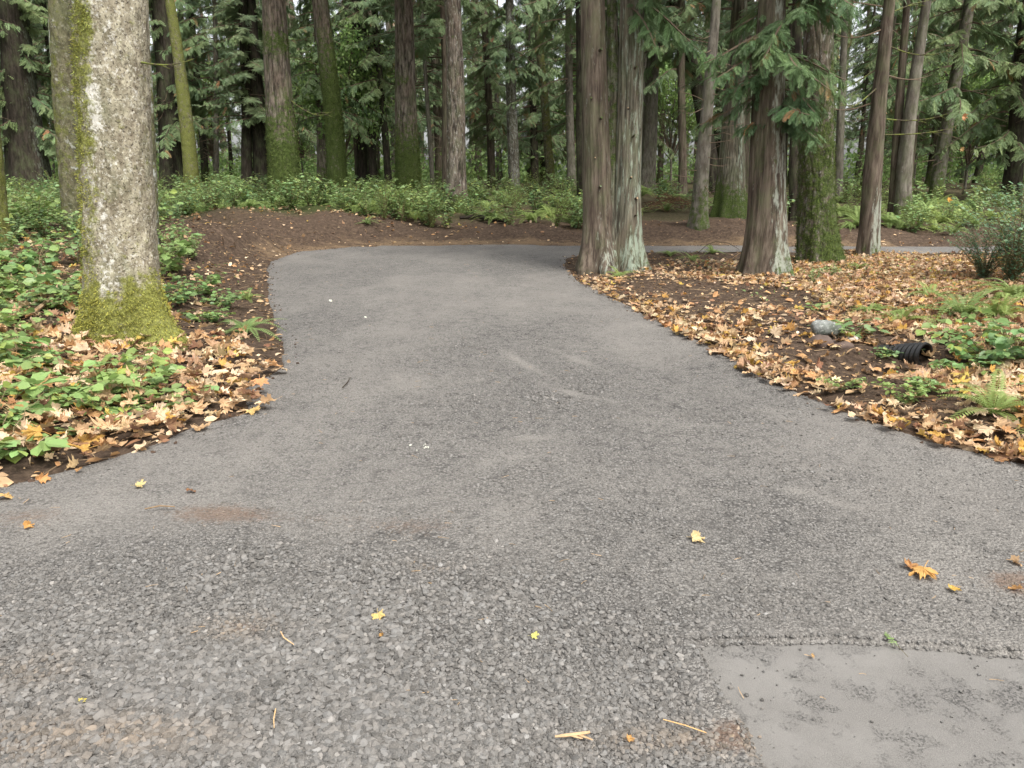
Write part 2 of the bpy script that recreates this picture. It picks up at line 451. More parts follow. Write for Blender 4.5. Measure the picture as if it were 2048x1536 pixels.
gx = axis_grid(-70, 70, 0, 7.5, .065, 1.045); gy = axis_grid(-6, 120, 10, 11, .065, 1.04)
X, Y = np.meshgrid(gx, gy); D = road_d(X, Y)
Z = H(X, Y, D)
nx, ny = len(gx), len(gy)
idx = np.arange(nx * ny).reshape(ny, nx)
q = np.stack([idx[:-1, :-1], idx[:-1, 1:], idx[1:, 1:], idx[1:, :-1]], -1).reshape(-1, 4)
sandy = sstep(1.15, .15, D) * sstep(14, 16.5, Y) * (X < 9) * 0.75 + 0.12 * ell(X, Y, -5.2, 15.8, .8, 2.2, .35)
sandy = sandy * (1 - .9 * ((X > .6) & (Y < 17.4)))
litter = 0.38 + .22 * fbm(X * .6, Y * .6, seed=31) - .35 * (sandy > .25) - 0.55 * ell(X, Y, 2.9, 10.0, 1.2, 2.4) - .4 * ell(X, Y, -2.8, 7, .6, 3) \
    - .4 * sstep(9, 11, Y) * sstep(1.6, .2, D)
green = sstep(18.5, 23, Y) * .55 * sstep(1.2, 2.4, D) + .45 * sstep(-3.4, -5.5, X) * sstep(1, 2, D)
g = Geo(); g.add(np.stack([X, Y, Z], -1), q, col=np.stack([sandy, np.clip(litter, 0, 1), green], -1).reshape(-1, 3))
kind(g.build('ground', M['soil'], smooth=True), 'structure')

def ROADZ(x, y):
    d2 = sdist(PAD, x, y).reshape(np.shape(x)) + .03 * fbm(np.asarray(x) * 6, np.asarray(y) * 6, seed=77, octs=3)
    z = 0.012 + 0.014 * fbm(np.asarray(x) * .8, np.asarray(y) * .5, seed=41, octs=3) + 0.004 * fbm(np.asarray(x) * 7, np.asarray(y) * 7, seed=42)
    return z, d2

def fines_at(x, y):
    f = 0.56 + 0.46 * fbm(x * .8, y * .5, seed=51, octs=4) + .10 * sstep(-.5, 2, x) - .55 * ell(x, y, -.9, 1.7, 1.3, 1.0) - .35 * ell(x, y, -.1, 2.5, .7, .35) - .3 * ell(x, y, -1.9, 2.7, .8, .4)
    for px, py, rx, ry, an, k in [(1060, 735, .05, .50, -.40, .55), (1130, 785, .06, .40, -.6, .5), (1025, 715, .09, .3, -.3, .3), (1160, 725, .05, .6, -.45, .3), (1200, 800, .06, .4, -.8, .3),
                                  (1060, 878, .16, .07, .1, .4), (1600, 985, .13, .04, -.5, .35), (1690, 1012, .10, .04, -.6, .35), (1560, 1155, .12, .03, -.1, .25), (850, 770, .3, .3, .3, .2)]:
        cx, cy = G(px, py); f = f + k * ell(x, y, cx, cy, rx, ry, -an if ry > rx else an)
    for px, py, rx, ry, k in [(860, 1330, .5, .35, .55), (200, 1150, .55, .3, .5), (150, 1450, .6, .25, .5), (1180, 850, .16, .7, .4), (1080, 800, .12, .6, .35), (620, 640, .5, 2., .25),
                              (950, 560, 3.5, 2.2, .15), (1500, 1050, .5, .3, .2), (940, 1200, .3, .12, .4), (330, 1130, .35, .12, .5)]:
        cx, cy = G(px, py); f = f - .7 * k * ell(x, y, cx, cy, rx, ry, .2)
    return np.clip(f, 0, 1)

def stain_at(x, y):
    s = 0
    for px, py, rx, ry, k in [(430, 1030, .30, .14, .8), (830, 1060, .30, .13, .55), (480, 1260, .14, .08, .7), (60, 1040, .3, .15, .6), (60, 1350, .15, .1, .5),
                              (2040, 1170, .16, .12, 1.), (640, 1040, .4, .1, .35), (30, 1490, .3, .12, .6), (300, 1480, .25, .08, .5), (1330, 1490, .25, .06, .6), (1480, 1480, .10, .1, .7),
                              (700, 700, .4, .8, .15), (860, 1140, .12, .06, .4)]:
        cx, cy = G(px, py); s = s + k * ell(x, y, cx, cy, rx, ry)
    return np.clip(s, 0, 1)

rx_ = axis_grid(-8, 20, 0, 2.6, .03, 1.02); ry_ = axis_grid(.9, 26, 2.5, 2.0, .03, 1.018)
X, Y = np.meshgrid(rx_, ry_); D = road_d(X, Y); Zr, D2 = ROADZ(X, Y)
Zr = Zr - 0.11 * sstep(.0, .14, D) - 0.07 * sstep(.02, -.05, D2)
Zr = Zr + .008 * sstep(.12, .02, abs(D2))
nx, ny = len(rx_), len(ry_); idx = np.arange(nx * ny).reshape(ny, nx)
q = np.stack([idx[:-1, :-1], idx[:-1, 1:], idx[1:, 1:], idx[1:, :-1]], -1).reshape(-1, 4)
keep = ((D < .16) & (D2 > -.07)).ravel()
q = q[keep[q].all(1)]
used = np.zeros(nx * ny, bool); used[q.ravel()] = True; remap = np.cumsum(used) - 1
col = np.stack([fines_at(X, Y), stain_at(X, Y) + .35 * sstep(-.12, .02, D), X * 0], -1).reshape(-1, 3)
g = Geo(); g.add(np.stack([X, Y, Zr], -1).reshape(-1, 3)[used], remap[q], col=col[used])
kind(g.build('road', M['gravel'], smooth=True), 'structure')
X, Y = np.meshgrid(np.arange(.3, 4.6, .04), np.arange(.6, 2.7, .04)); ny, nx = X.shape
idx = np.arange(nx * ny).reshape(ny, nx)
q = np.stack([idx[:-1, :-1], idx[:-1, 1:], idx[1:, 1:], idx[1:, :-1]], -1).reshape(-1, 4)
ok = (sdist(PAD, X, Y) < .06); q = q[ok[q].all(1)]
used = np.zeros(nx * ny, bool); used[q.ravel()] = True; remap = np.cumsum(used) - 1
g = Geo(); g.add(np.stack([X, Y, -.014 + .003 * fbm(X * 2, Y * 2, seed=3)], -1).reshape(-1, 3)[used], remap[q])
kind(g.build('pavement', M['asphalt'], smooth=True), 'structure')

def surf(x, y):
    """top of road or ground"""
    d = road_d(x, y); z, d2 = ROADZ(x, y)
    z = np.where(d2 < 0, -.012, z - .11 * sstep(0, .14, d))
    return np.where(d < .05, np.maximum(z, H(x, y, d)), H(x, y, d)), d, d2

# ------------------------------------------------------------------ crushed stone on the road
_p = (1 + 5 ** .5) / 2
CUBE = np.array([(-1, _p, 0), (1, _p, 0), (-1, -_p, 0), (1, -_p, 0), (0, -1, _p), (0, 1, _p), (0, -1, -_p), (0, 1, -_p), (_p, 0, -1), (_p, 0, 1), (-_p, 0, -1), (-_p, 0, 1)]) / 3.8
CUBEF = np.array([(0, 11, 5), (0, 5, 1), (0, 1, 7), (0, 7, 10), (0, 10, 11), (1, 5, 9), (5, 11, 4), (11, 10, 2), (10, 7, 6), (7, 1, 8), (3, 9, 4), (3, 4, 2), (3, 2, 6), (3, 6, 8), (3, 8, 9), (4, 9, 5), (2, 4, 11), (6, 2, 10), (8, 6, 7), (9, 8, 1)])
def stones(x, y, z, size, col, flat=.6):
    K = len(x)
    T = CUBE[None] * np.stack([size, size * RNG.uniform(.6, 1, K), size * RNG.uniform(flat * .7, flat * 1.2, K)], -1)[:, None]
    T = T * RNG.uniform(.72, 1.25, (K, 12, 1)) + RNG.normal(0, .06, (K, 12, 3)) * size[:, None, None]
    a = RNG.uniform(0, 6.28, K); tx = RNG.normal(0, .28, K); ca, sa = np.cos(a)[:, None], np.sin(a)[:, None]
    yy = T[..., 1] * np.cos(tx)[:, None] - T[..., 2] * np.sin(tx)[:, None]; zz = T[..., 1] * np.sin(tx)[:, None] + T[..., 2] * np.cos(tx)[:, None]
    v = np.stack([T[..., 0] * ca - yy * sa, T[..., 0] * sa + yy * ca, zz], -1) + np.stack([x, y, z], -1)[:, None]
    f = (CUBEF[None] + (np.arange(K) * 12)[:, None, None]).reshape(-1, 3)
    return v.reshape(-1, 3), f, np.repeat(col[:, None], 12, 1).reshape(-1, 3)

def scatter_stones(name, n, y0, y1, smin, smax, power, dens):
    # more of them where they are seen larger
    u = RNG.random(n * 3); y = (y0 ** (1 - power) + u * (y1 ** (1 - power) - y0 ** (1 - power))) ** (1 / (1 - power))
    x = RNG.uniform(-1, 1, n * 3) * (.78 * y + .25)
    d = road_d(x, y); _, d2 = ROADZ(x, y)
    f = fines_at(x, y)
    p = dens * np.clip(1.10 - f, .05, 1) ** 1.6 * (.6 + .7 * sstep(-.4, .4, fbm(x * 3, y * 3, seed=71, octs=2)))
    p = np.where(d2 < -.01, p * .035, p) + .5 * sstep(.12, .0, d2) * (d2 > -.02)
    k = (d < .02) & (RNG.random(n * 3) < p)
    x, y, d2, f = x[k][:n], y[k][:n], d2[k][:n], f[k][:n]
    K = len(x)
    s = smin * (smax / smin) ** (RNG.random(K) ** 2.6) * (1.50 - 1.05 * f) * (.8 + .45 * sstep(-.3, .5, fbm(x * 2, y * 2, seed=73, octs=2)))
    z, _, _ = surf(x, y)
    b = RNG.uniform(.058, .178, K) * (1 + .5 * (RNG.random(K) < .07)); warm = RNG.uniform(-.02, .05, K) + .9 * stain_at(x, y) * RNG.uniform(0, .5, K)
    col = np.stack([b * (1 + warm), b * (.96 + warm * .2), b * (.90 - warm * .5)], -1)
    v, fq, c = stones(x, y, z + s * .12, s, col)
    g = Geo(); g.add(v, None, fq, col=c)
    return kind(tag(g.build(name, M['stone']), 'crushed dark grey stone lying loose all over the road', 'gravel'), 'stuff')
scatter_stones('gravel', 125000, 1.55, 7.5, .005, .023, 1.9, .9)
scatter_stones('fine_gravel', 45000, 5, 15, .007, .018, 1.6, .8)

# ------------------------------------------------------------------ trunks
def trunk_geo(g, Hh, axis, rad, zv, nth, kind_, seed, flare=(.35, .5, 5), moss=None, pale=None, amp=1.0, dz=.05, rootdir=None):
    """axis(z)->x,y ; rad(z); moss/pale: f(theta,z)->weight"""
    z = np.concatenate([np.arange(-.45, zv, dz), np.arange(zv, Hh + .5, .8)])
    th = np.arange(nth) * 2 * math.pi / nth
    Zg, Th = np.meshgrid(z, th, indexing='ij'); zp = np.clip(Zg, 0, None)
    r = np.array([rad(k) for k in z])[:, None] * np.ones_like(Th)
    F, zf, nl = flare
    lob = .5 + .5 * np.cos(Th * nl + seed + 1.5 * vn(Th * 0 + np.cos(Th) * 1.3 + seed, np.sin(Th) * 1.3, zp * .6))
    fl = F * np.exp(-zp / zf) * (.45 + .75 * lob ** 1.5)
    if rootdir:
        for a, k, w in rootdir: fl = fl + k * np.exp(-zp / (zf * .75)) * np.exp(-((np.angle(np.exp(1j * (Th - a)))) / w) ** 2)
    cx, sx = np.cos(Th) * r, np.sin(Th) * r
    if kind_ == 'fir':
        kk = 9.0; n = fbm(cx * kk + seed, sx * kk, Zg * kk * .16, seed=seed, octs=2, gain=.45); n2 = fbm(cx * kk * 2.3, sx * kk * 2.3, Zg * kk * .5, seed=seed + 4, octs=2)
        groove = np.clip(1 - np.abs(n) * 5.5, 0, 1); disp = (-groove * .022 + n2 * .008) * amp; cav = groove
    elif kind_ == 'cedar':
        n = fbm(cx * 22 + seed, sx * 22, Zg * .9, seed=seed, octs=3); flu = vn(cx * 5.5, sx * 5.5, Zg * .25, seed + 8)
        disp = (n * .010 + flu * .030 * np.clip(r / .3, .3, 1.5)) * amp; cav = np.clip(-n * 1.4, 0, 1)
    elif kind_ == 'lichen':
        n = fbm(cx * 16 + seed, sx * 16, Zg * 9, seed=seed, octs=4, gain=.6); flu = vn(cx * 4, sx * 4, Zg * .8, seed + 8)
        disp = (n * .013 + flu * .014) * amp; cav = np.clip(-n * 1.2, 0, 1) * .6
    else:
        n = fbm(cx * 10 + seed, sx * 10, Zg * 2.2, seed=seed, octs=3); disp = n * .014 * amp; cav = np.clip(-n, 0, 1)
    mo = np.zeros_like(Th) if moss is None else moss(Th, Zg)
    pa = np.zeros_like(Th) if pale is None else pale(Th, Zg)
    disp = disp * (1 - .5 * np.clip(mo, 0, 1)) + np.clip(mo, 0, 1) * (.008 + .014 * fbm(cx * 30, sx * 30, Zg * 30, seed=3, octs=2) + .022 * fbm(cx * 9, sx * 9, Zg * 9, seed=4, octs=3))
    rr = r * (1 + fl) + disp
    ax = np.array([axis(k) for k in z])
    v = np.stack([ax[:, 0:1] + np.cos(Th) * rr, ax[:, 1:2] + np.sin(Th) * rr, Zg], -1)
    m_, n_ = Th.shape; i = np.arange(m_ - 1)[:, None] * n_; j = np.arange(n_)[None]; k = (j + 1) % n_
    q = np.stack([i + j, i + k, i + n_ + k, i + n_ + j], -1).reshape(-1, 4)
    g.last = (v.reshape(-1, 3), (mo + .25 * fbm(cx * 9, sx * 9, Zg * 9, seed=14, octs=3)).ravel(), np.stack([np.cos(Th), np.sin(Th), 0 * Th], -1).reshape(-1, 3), Zg.ravel())
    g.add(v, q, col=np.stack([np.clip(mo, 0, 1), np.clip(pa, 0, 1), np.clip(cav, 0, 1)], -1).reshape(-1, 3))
    return g

# ------------------------------------------------------------------ leaf and frond templates
def kite(p, d, L, w, nrm=(0, 0, 1), droop=0.0):
    p = np.array(p, float); d = norm(np.array(d, float)); s = norm(np.cross(np.array(nrm, float), d))
    m = p + d * L * .45
    return [p, m + s * w / 2, p + d * L + np.array([0, 0, -droop]), m - s * w / 2]

def spray_tpl(pairs=11, spread=.34, w=.028, droop=.25, ang=.85, seed=0):
    rr = random.Random(seed); V = []; F = []
    for i in range(pairs):
        t = .06 + .9 * i / (pairs - 1)
        for s in (-1, 1):
            L = spread * (math.sin(math.pi * (.22 + .74 * t)) ** .8) * rr.uniform(.75, 1.15)
            a = ang * (1 - .35 * t) * rr.uniform(.85, 1.15)
            z = -droop * t * t
            k = len(V)
            V += kite((t, 0, z), (math.cos(a), s * math.sin(a), -.35 * rr.uniform(.3, 1.2)), L, w * rr.uniform(.8, 1.3), (rr.uniform(-.4, .4), rr.uniform(-.4, .4), 1), L * .12)
            F.append((k, k + 1, k + 2, k + 3))
    k = len(V); V += [np.array(a) for a in [(0, -.006, 0), (.5, -.006, -droop * .25), (.5, .006, -droop * .25), (0, .006, 0)]]; F.append((k, k + 1, k + 2, k + 3))
    k = len(V); V += [np.array(a) for a in [(.5, -.006, -droop * .25), (1.05, -.002, -droop * 1.1), (1.05, .002, -droop * 1.1), (.5, .006, -droop * .25)]]; F.append((k, k + 1, k + 2, k + 3))
    return np.array(V), np.array(F)

SPRAY = [spray_tpl(12, .34, .058, .30, .8, s) for s in range(3)]
SPRAY_FINE = [spray_tpl(18, .36, .036, .30, .75, s) for s in range(3)]
NEEDLE = [spray_tpl(14, .20, .045, .10, 1.05, s) for s in range(3)]

def jitcol(n, v=.3, h=.10, rust=0.0):
    b = RNG.uniform(1 - v, 1 + v, n)[:, None] * np.ones((n, 3)); b *= 1 + RNG.uniform(-h, h, (n, 3)) * np.array([1, .4, 1])
    if rust:
        k = RNG.random(n) < rust; b[k] = np.array([2.6, .75, .8]) * RNG.uniform(.6, 1.2, k.sum())[:, None]
    return b

def crown_geo(g, h0, h1, nb, rad, tpls, per=12, size=.6, droop=.6, seed=0, rust=.02, bottomrad=None, az=None, up=.15, shape=1.0, wood=True, hang=.5):
    rs = np.random.default_rng(seed)
    O, Xs, U, S, C = [], [], [], [], []
    for b in range(nb):
        f = (b + rs.random()) / nb; z0 = h0 + (h1 - h0) * f
        a = rs.uniform(0, 6.283) if az is None else rs.uniform(*az)
        L = rad * ((1 - f) ** shape * .85 + .15) * rs.uniform(.55, 1.15)
        if bottomrad and f < .12: L *= bottomrad
        s = np.linspace(0, 1, per + 1)[1:]
        dro = droop * rs.uniform(.6, 1.3)
        bend = rs.normal(0, .25)
        aa = a + bend * s
        px = np.cos(aa) * L * s; py = np.sin(aa) * L * s; pz = z0 + up * L * s - dro * L * s ** 1.7 + .25 * dro * L * s ** 4
        pts = np.stack([px, py, pz], -1)
        if wood:
            v, q, t = tube(np.vstack([[0, 0, z0], pts[::2], pts[-1]]), np.linspace(.012 + .010 * L, .004, len(pts[::2]) + 2), 3, False); g.add(v, q, mi=1, col=(.8, .8, .8))
        tan = norm(np.gradient(pts, axis=0)); side = norm(np.cross(tan, [0, 0, 1.0]))
        live = s > .18
        for sgn in (-1, 1, 0):
            n = live.sum()
            if sgn == 0: d = tan * .9 + rs.normal(0, .25, (len(s), 3)); d[:, 2] -= hang
            else: d = tan * .55 + side * sgn * .8 + rs.normal(0, .18, (len(s), 3)); d[:, 2] -= hang * rs.uniform(.1, 1.2, len(s))
            O.append(pts[live] + rs.normal(0, .03, (n, 3))); Xs.append(d[live])
            u = np.tile([0, 0, 1.0], (n, 1)) + rs.normal(0, .35, (n, 3)) + tan[live] * .3; U.append(u)
            S.append(size * rs.uniform(.6, 1.15, n) * (.6 + .5 * np.sin(np.pi * (.15 + .75 * s[live]))) * (.7 + .3 * L / rad))
            bb = rs.uniform(.75, 1.25); C.append(jitcol(n, .25, .10, rust) * bb)
    O, Xs, U, S, C = map(np.concatenate, (O, Xs, U, S, C))
    which = rs.integers(0, len(tpls), len(O))
    for k, (T, F) in enumerate(tpls):
        w = which == k
        v, f, c = place(T, F, O[w], Xs[w], U[w], S[w], C[w]); g.add(v, f, col=c)
    return g

LEAF = np.array([(0, 0, 0), (.32, .30, .06), (.70, .27, .05), (1, 0, -.08), (.70, -.27, .05), (.32, -.30, .06), (.35, 0, -.02), (.70, 0, -.04)])
LEAFF = np.array([(0, 6, 1, 1), (6, 7, 2, 1), (7, 3, 2, 2), (0, 5, 6, 6), (5, 4, 7, 6), (4, 3, 7, 7)])
LEAF_Q = np.array([(6, 7, 2, 1), (5, 4, 7, 6)]); LEAF_T = np.array([(0, 6, 1), (7, 3, 2), (0, 5, 6), (4, 3, 7)])
def add_leaves(g, org, X, U, S, col, mi=0, wide=1.0):
    S3 = np.stack([S, S * wide, S], -1)
    v, fq, c = place(LEAF, LEAF_Q, org, X, U, S3, col)
    ft = (LEAF_T[None] + (np.arange(len(org)) * 8)[:, None, None]).reshape(-1, 3)
    g.add(v, fq, ft, col=c, mi=mi)

def broad_crown(g, centre, radii, n, size, seed, clumps=14, trunk=True):
    rs = np.random.default_rng(seed)
    cc = rs.normal(0, 1, (clumps, 3)); cc = norm(cc) * rs.uniform(.3, .95, (clumps, 1)) * radii + centre
    k = rs.integers(0, clumps, n)
    p = cc[k] + rs.normal(0, .2, (n, 3)) * np.array(radii) * rs.uniform(.5, 1.2, (n, 1))
    X = rs.normal(0, 1, (n, 3)); X[:, 2] -= .6; U = rs.normal(0, .5, (n, 3)) + [0, 0, 1]
    col = jitcol(n, .35, .12) * rs.uniform(.75, 1.3, clumps)[k][:, None]
    add_leaves(g, p, X, U, size * rs.uniform(.6, 1.3, n), col)
    if trunk:
        for c in cc:
            v, q, t = tube([[0, 0, max(.2, centre[2] * .3)], [c[0] * .4, c[1] * .4, c[2] * .6], c], [.035, .02, .006], 4, False); g.add(v, q, mi=1, col=(.8, .8, .8))
    return g

# ------------------------------------------------------------------ shared crowns for the forest
C_MATS = [M['cedar_leaf'], M['twig']]; F_MATS = [M['fir_leaf'], M['twig']]
CROWNS = []
for s in range(5):
    CROWNS.append(crown_geo(Geo(), 1.8 + .5 * s, 14, 76, 2.8, SPRAY, 15, .42, .65, 100 + s, .02, shape=.7).mesh('cedar_crown', C_MATS))
FIRC = [crown_geo(Geo(), 2.5 + s, 14, 76, 2.6, NEEDLE, 16, .46, .30, 200 + s, .01, shape=.8, hang=.25, up=.05).mesh('fir_crown', F_MATS) for s in range(2)]
HIGHC = [crown_geo(Geo(), 8.0, 15, 26, 3.0, SPRAY, 9, 1.0, .5, 300 + s, 0, shape=.7).mesh('high_crown', F_MATS) for s in range(2)]
BROADC = [broad_crown(Geo(), np.array([0, 0, 4.2]), np.array([2.2, 2.2, 2.6]), 5200, .15, 400 + s, 26).mesh('broadleaf_crown', [M['broad_leaf'], M['twig']]) for s in range(2)]

# ------------------------------------------------------------------ the trees one can tell apart
FEAT = []
def ftree(name, label, bx, by, w0, tx, w1, barkm, kd, seed, flare=(.35, .5, 5), moss=None, pale=None, Hh=16, nth=96, dz=.05, crown=None, curve=0.0,
          rootdir=None, zv=None, base=None, amp=1.0, group=None, cat='tree', crownz=0.0, cscale=1.0, tufts=None):
    B = P(bx, max(by, 378)) if base is None else Vector(base); FEAT.append((bx, tx, B.y))
    t0 = B.y / ray(bx, by)[1]; dx, dy, dz_ = ray(tx, 0); t1 = B.y / dy
    Tz = EYE + dz_ * t1 - B.z; lx = (dx * t1 - B.x)
    r0, r1 = w0 / 2 / FPX * t0, w1 / 2 / FPX * t1
    def rad(z): return max(.04, r0 + (r1 - r0) * max(z, 0) / Tz) if z < Tz else max(.04, r1 * (1 - .6 * (z - Tz) / max(Hh - Tz, .1)))
    wob = random.Random(seed)
    p1, p2 = wob.uniform(0, 6), wob.uniform(0, 6)
    def axis(z):
        f = z / Tz
        return (lx * f + curve * math.sin(math.pi * min(max(f, 0), 1)) + .02 * math.sin(z * .9 + p1) * min(max(z, 0), 1), .03 * math.sin(z * .7 + p2) + .0)
    root = bpy.data.objects.new(name, None); COL.objects.link(root); root.location = B
    tag(root, label, cat, group)
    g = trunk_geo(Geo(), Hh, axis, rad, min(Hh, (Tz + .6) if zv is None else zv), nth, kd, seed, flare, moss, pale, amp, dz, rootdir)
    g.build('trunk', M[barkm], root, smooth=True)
    if tufts:
        nT, size, zmax, mm = tufts; v, mo, nr, zz = g.last; rs = np.random.default_rng(seed)
        w = np.where((zz > -.02) & (zz < zmax), np.clip(mo - .38, 0, 1), 0) ; i = rs.choice(len(v), nT, p=w / w.sum())
        gm = Geo(); nn = nr[i] + rs.normal(0, .45, (nT, 3)) + [0, 0, -.15]
        add_leaves(gm, v[i] + rs.normal(0, .012, (nT, 3)), nn, rs.normal(0, .5, (nT, 3)) + [0, 0, 1], size * rs.uniform(.5, 1.2, nT), jitcol(nT, .45, .15), wide=.55)
        gm.build('moss', M[mm], root)
    if crown is not None:
        c = link('crown', crown, root); c.rotation_euler = (0, 0, wob.uniform(0, 6.28)); a = axis(8.0); c.location = (a[0], a[1], crownz); c.scale = (cscale,) * 3
    root['_r'] = r0
    return root, axis, rad, Tz

def mossy_base(h=1.2, k=1.0, n=.5, lean=None, seed=1):
    def f(th, z):
        m = k * sstep(h * 1.5, h * .25, z) + n * fbm(np.cos(th) * 1.2, np.sin(th) * 1.2, z * .8, seed=seed, octs=3)
        if lean is not None: m = m + .35 * np.cos(th - lean) * sstep(h * 5, h, z)
        return m
    return f

def stub(root, axis, rad, z, a, L=.09, r=.02, cut=True, bm='bark_red'):
    ax = axis(z); rr = rad(z)
    p0 = np.array([ax[0] + math.cos(a) * rr * .85, ax[1] + math.sin(a) * rr * .85, z]); d = np.array([math.cos(a), math.sin(a), .25])
    pts = [p0, p0 + d * L * .6, p0 + d * (L + rr * .15)]
    v, q, t = tube(pts, [r * 2.0, r * 1.25, r], 8)
    g = Geo(); g.add(v, q, t[:6], col=(0, 0, .6)); g.add(v[-8:], None, [(0, i, i + 1) for i in range(1, 7)], mi=1)
    v = v.copy()
    return g.build('branch_stub', [M[bm], M['cut'] if cut else M[bm]], root, smooth=False)

def dead_branch(root, axis, rad, z, a, L, r=.014, droop=.25, mat='twig', seed=0, side=3, up=.0):
    rs = random.Random(seed + int(z * 100)); ax = axis(z); s = np.linspace(0, 1, 9)
    aa = a + rs.uniform(-.3, .3) * s
    pts = np.stack([ax[0] + np.cos(aa) * (rad(z) * .8 + L * s), ax[1] + np.sin(aa) * (rad(z) * .8 + L * s), z + up * L * s - droop * L * np.sin(s * 2.0) + .12 * L * s ** 3], -1)
    g = Geo(); v, q, t = tube(pts, np.linspace(r, r * .3, 9), 5); g.add(v, q, t)
    for k in range(side):
        i = rs.randint(3, 7); b = aa[i] + rs.choice((-1, 1)) * rs.uniform(.5, 1.0); l2 = L * rs.uniform(.2, .4)
        s2 = np.linspace(0, 1, 5); p2 = pts[i] + np.stack([np.cos(b) * l2 * s2, np.sin(b) * l2 * s2, -.2 * l2 * s2 ** 2 + rs.uniform(-.1, .3) * l2 * s2], -1)
        v, q, t = tube(p2, np.linspace(r * .5, r * .15, 5), 4); g.add(v, q, t)
    return g.build('branch', M[mat], root)

HP = math.pi / 2
# 1 the big lichen covered trunk in the left foreground
def m1(th, z):
    left = np.cos(th + 2.8); right = np.cos(th + .35)
    return (1.05 * sstep(.58, .0, z - .22 * np.cos(th + .5)) + .95 * sstep(.0, .75, left) * (.75 + .5 * fbm(np.cos(th) * 3, np.sin(th) * 3, z * 1.1, seed=9)) + .30 * sstep(.35, .95, right)
            + .5 * np.exp(-((z - 2.6) / .22) ** 2) * np.exp(-((np.angle(np.exp(1j * (th + 2.0)))) / .35) ** 2) - .12)
def pl1(th, z):
    a = np.angle(np.exp(1j * (th + 1.75)))
    return (.16 + .35 * np.exp(-(a / .55) ** 2) * sstep(-.1, .5, fbm(np.cos(th) * 2, np.sin(th) * 2, z * 1.6, seed=19, octs=2) + .15)
            + .4 * np.exp(-((z - 2.95) / .3) ** 2) * np.exp(-((a + .1) / .5) ** 2) + .4 * np.exp(-((z - 2.0) / .16) ** 2) * np.exp(-((a - .0) / .25) ** 2))
T1, a1, r1_, _ = ftree('maple_tree', 'big pale lichen spotted trunk with yellow mossy foot, nearest tree, left of the road', 250, 672, 130, 232, 128, 'bark_lichen', 'lichen', 11,
      (.22, .40, 3), m1, pl1, Hh=11, nth=220, dz=.018, tufts=(15000, .022, 6, 'moss_bright'), rootdir=[(-.40, 1.25, .42), (3.5, .25, .4), (-2.2, .2, .5)])
for z, a, L in [(2.35, -.3, .5), (3.0, .2, .4)]: dead_branch(T1, a1, r1_, z, a, L, .010, .1, 'mossy_twig', 3)
# 2, 3 behind it
ftree('maple_tree', 'olive mottled trunk with white patches just left behind the nearest big trunk', 165, 465, 62, 125, 52, 'bark_mottled', 'lichen', 12, (.2, .4, 4),
      lambda th, z: .42 + .3 * fbm(np.cos(th), np.sin(th), z * .9, seed=4, octs=2) + .2 * np.cos(th - 2.5), lambda th, z: .12 + .6 * (fbm(np.cos(th), np.sin(th), z * 1.0, seed=14, octs=2) > .25), nth=96, dz=.04, crown=HIGHC[0])
ftree('maple_tree', 'slim whitish trunk squeezed between the olive mottled trunk and the nearest big trunk', 205, 478, 40, 160, 32, 'bark_mottled', 'lichen', 13, (.2, .4, 4),
      lambda th, z: .25 + .4 * fbm(np.cos(th), np.sin(th), z * .9, seed=5, octs=2), lambda th, z: .35 + .3 * fbm(np.cos(th), np.sin(th), z * 1.2, seed=15, octs=2), nth=64)
ftree('maple_tree', 'grey lichened trunk showing along the right side of the nearest big trunk', 296, 500, 46, 272, 44, 'bark_mottled', 'lichen', 14, (.2, .4, 4),
      lambda th, z: .28 + .5 * fbm(np.cos(th), np.sin(th), z * .9, seed=6, octs=2), lambda th, z: .45 + .3 * fbm(np.cos(th), np.sin(th), z * 1.2, seed=16, octs=2), nth=64)
ftree('maple_tree', 'yellow mossy trunk cut off by the left edge of the photo', -12, 500, 56, -60, 46, 'bark_mottled', 'lichen', 15, (.35, .5, 4), mossy_base(2.5, .9, .3), nth=64)
ftree('cedar_tree', 'wide dark brown trunk far left with pale right side', 62, 388, 74, 22, 50, 'bark_dark', 'cedar', 16, (.28, .9, 6), mossy_base(.8, .5, .3),
      lambda th, z: .55 * sstep(.5, .95, np.cos(th - .1)) , nth=96, dz=.06, crown=CROWNS[0])
A6 = ftree('cedar_tree', 'dark brown trunk with hanging bare twigs behind the thin leaning mossy trunk', 352, 362, 52, 325, 38, 'bark_dark', 'cedar', 17, (.35, .8, 6), nth=80, dz=.06, crown=CROWNS[1])
for k in range(9): dead_branch(A6[0], A6[1], A6[2], .9 + .45 * k, -HP + random.uniform(-1, 1), random.uniform(.5, 1.0), .012, .8, 'twig', k)
ftree('maple_tree', 'thin leaning moss covered trunk with one yellow leaf on it', 385, 386, 30, 338, 18, 'bark_mottled', 'lichen', 18, (.2, .4, 4),
      lambda th, z: .75 + .3 * fbm(np.cos(th), np.sin(th), z, seed=2, octs=2), None, nth=48, curve=.12)
ftree('fir_tree', 'dark thin trunk, left one of a pair left of the thick furrowed fir', 496, 352, 22, 486, 16, 'bark_dark', 'bark', 19, nth=40, crown=FIRC[0])
ftree('fir_tree', 'dark trunk leaning left, right one of a pair left of the thick furrowed fir', 527, 358, 34, 500, 22, 'bark_dark', 'bark', 20, nth=48, crown=CROWNS[2])
def m8(th, z): return 1.1 * sstep(4.6, 1.2, z) + .65 * np.exp(-((z - 4.75) / .45) ** 2) + .25 * sstep(.3, 1, np.cos(th)) * sstep(1.5, 3, z) + .35 * fbm(np.cos(th), np.sin(th), z * .9, seed=8, octs=3)
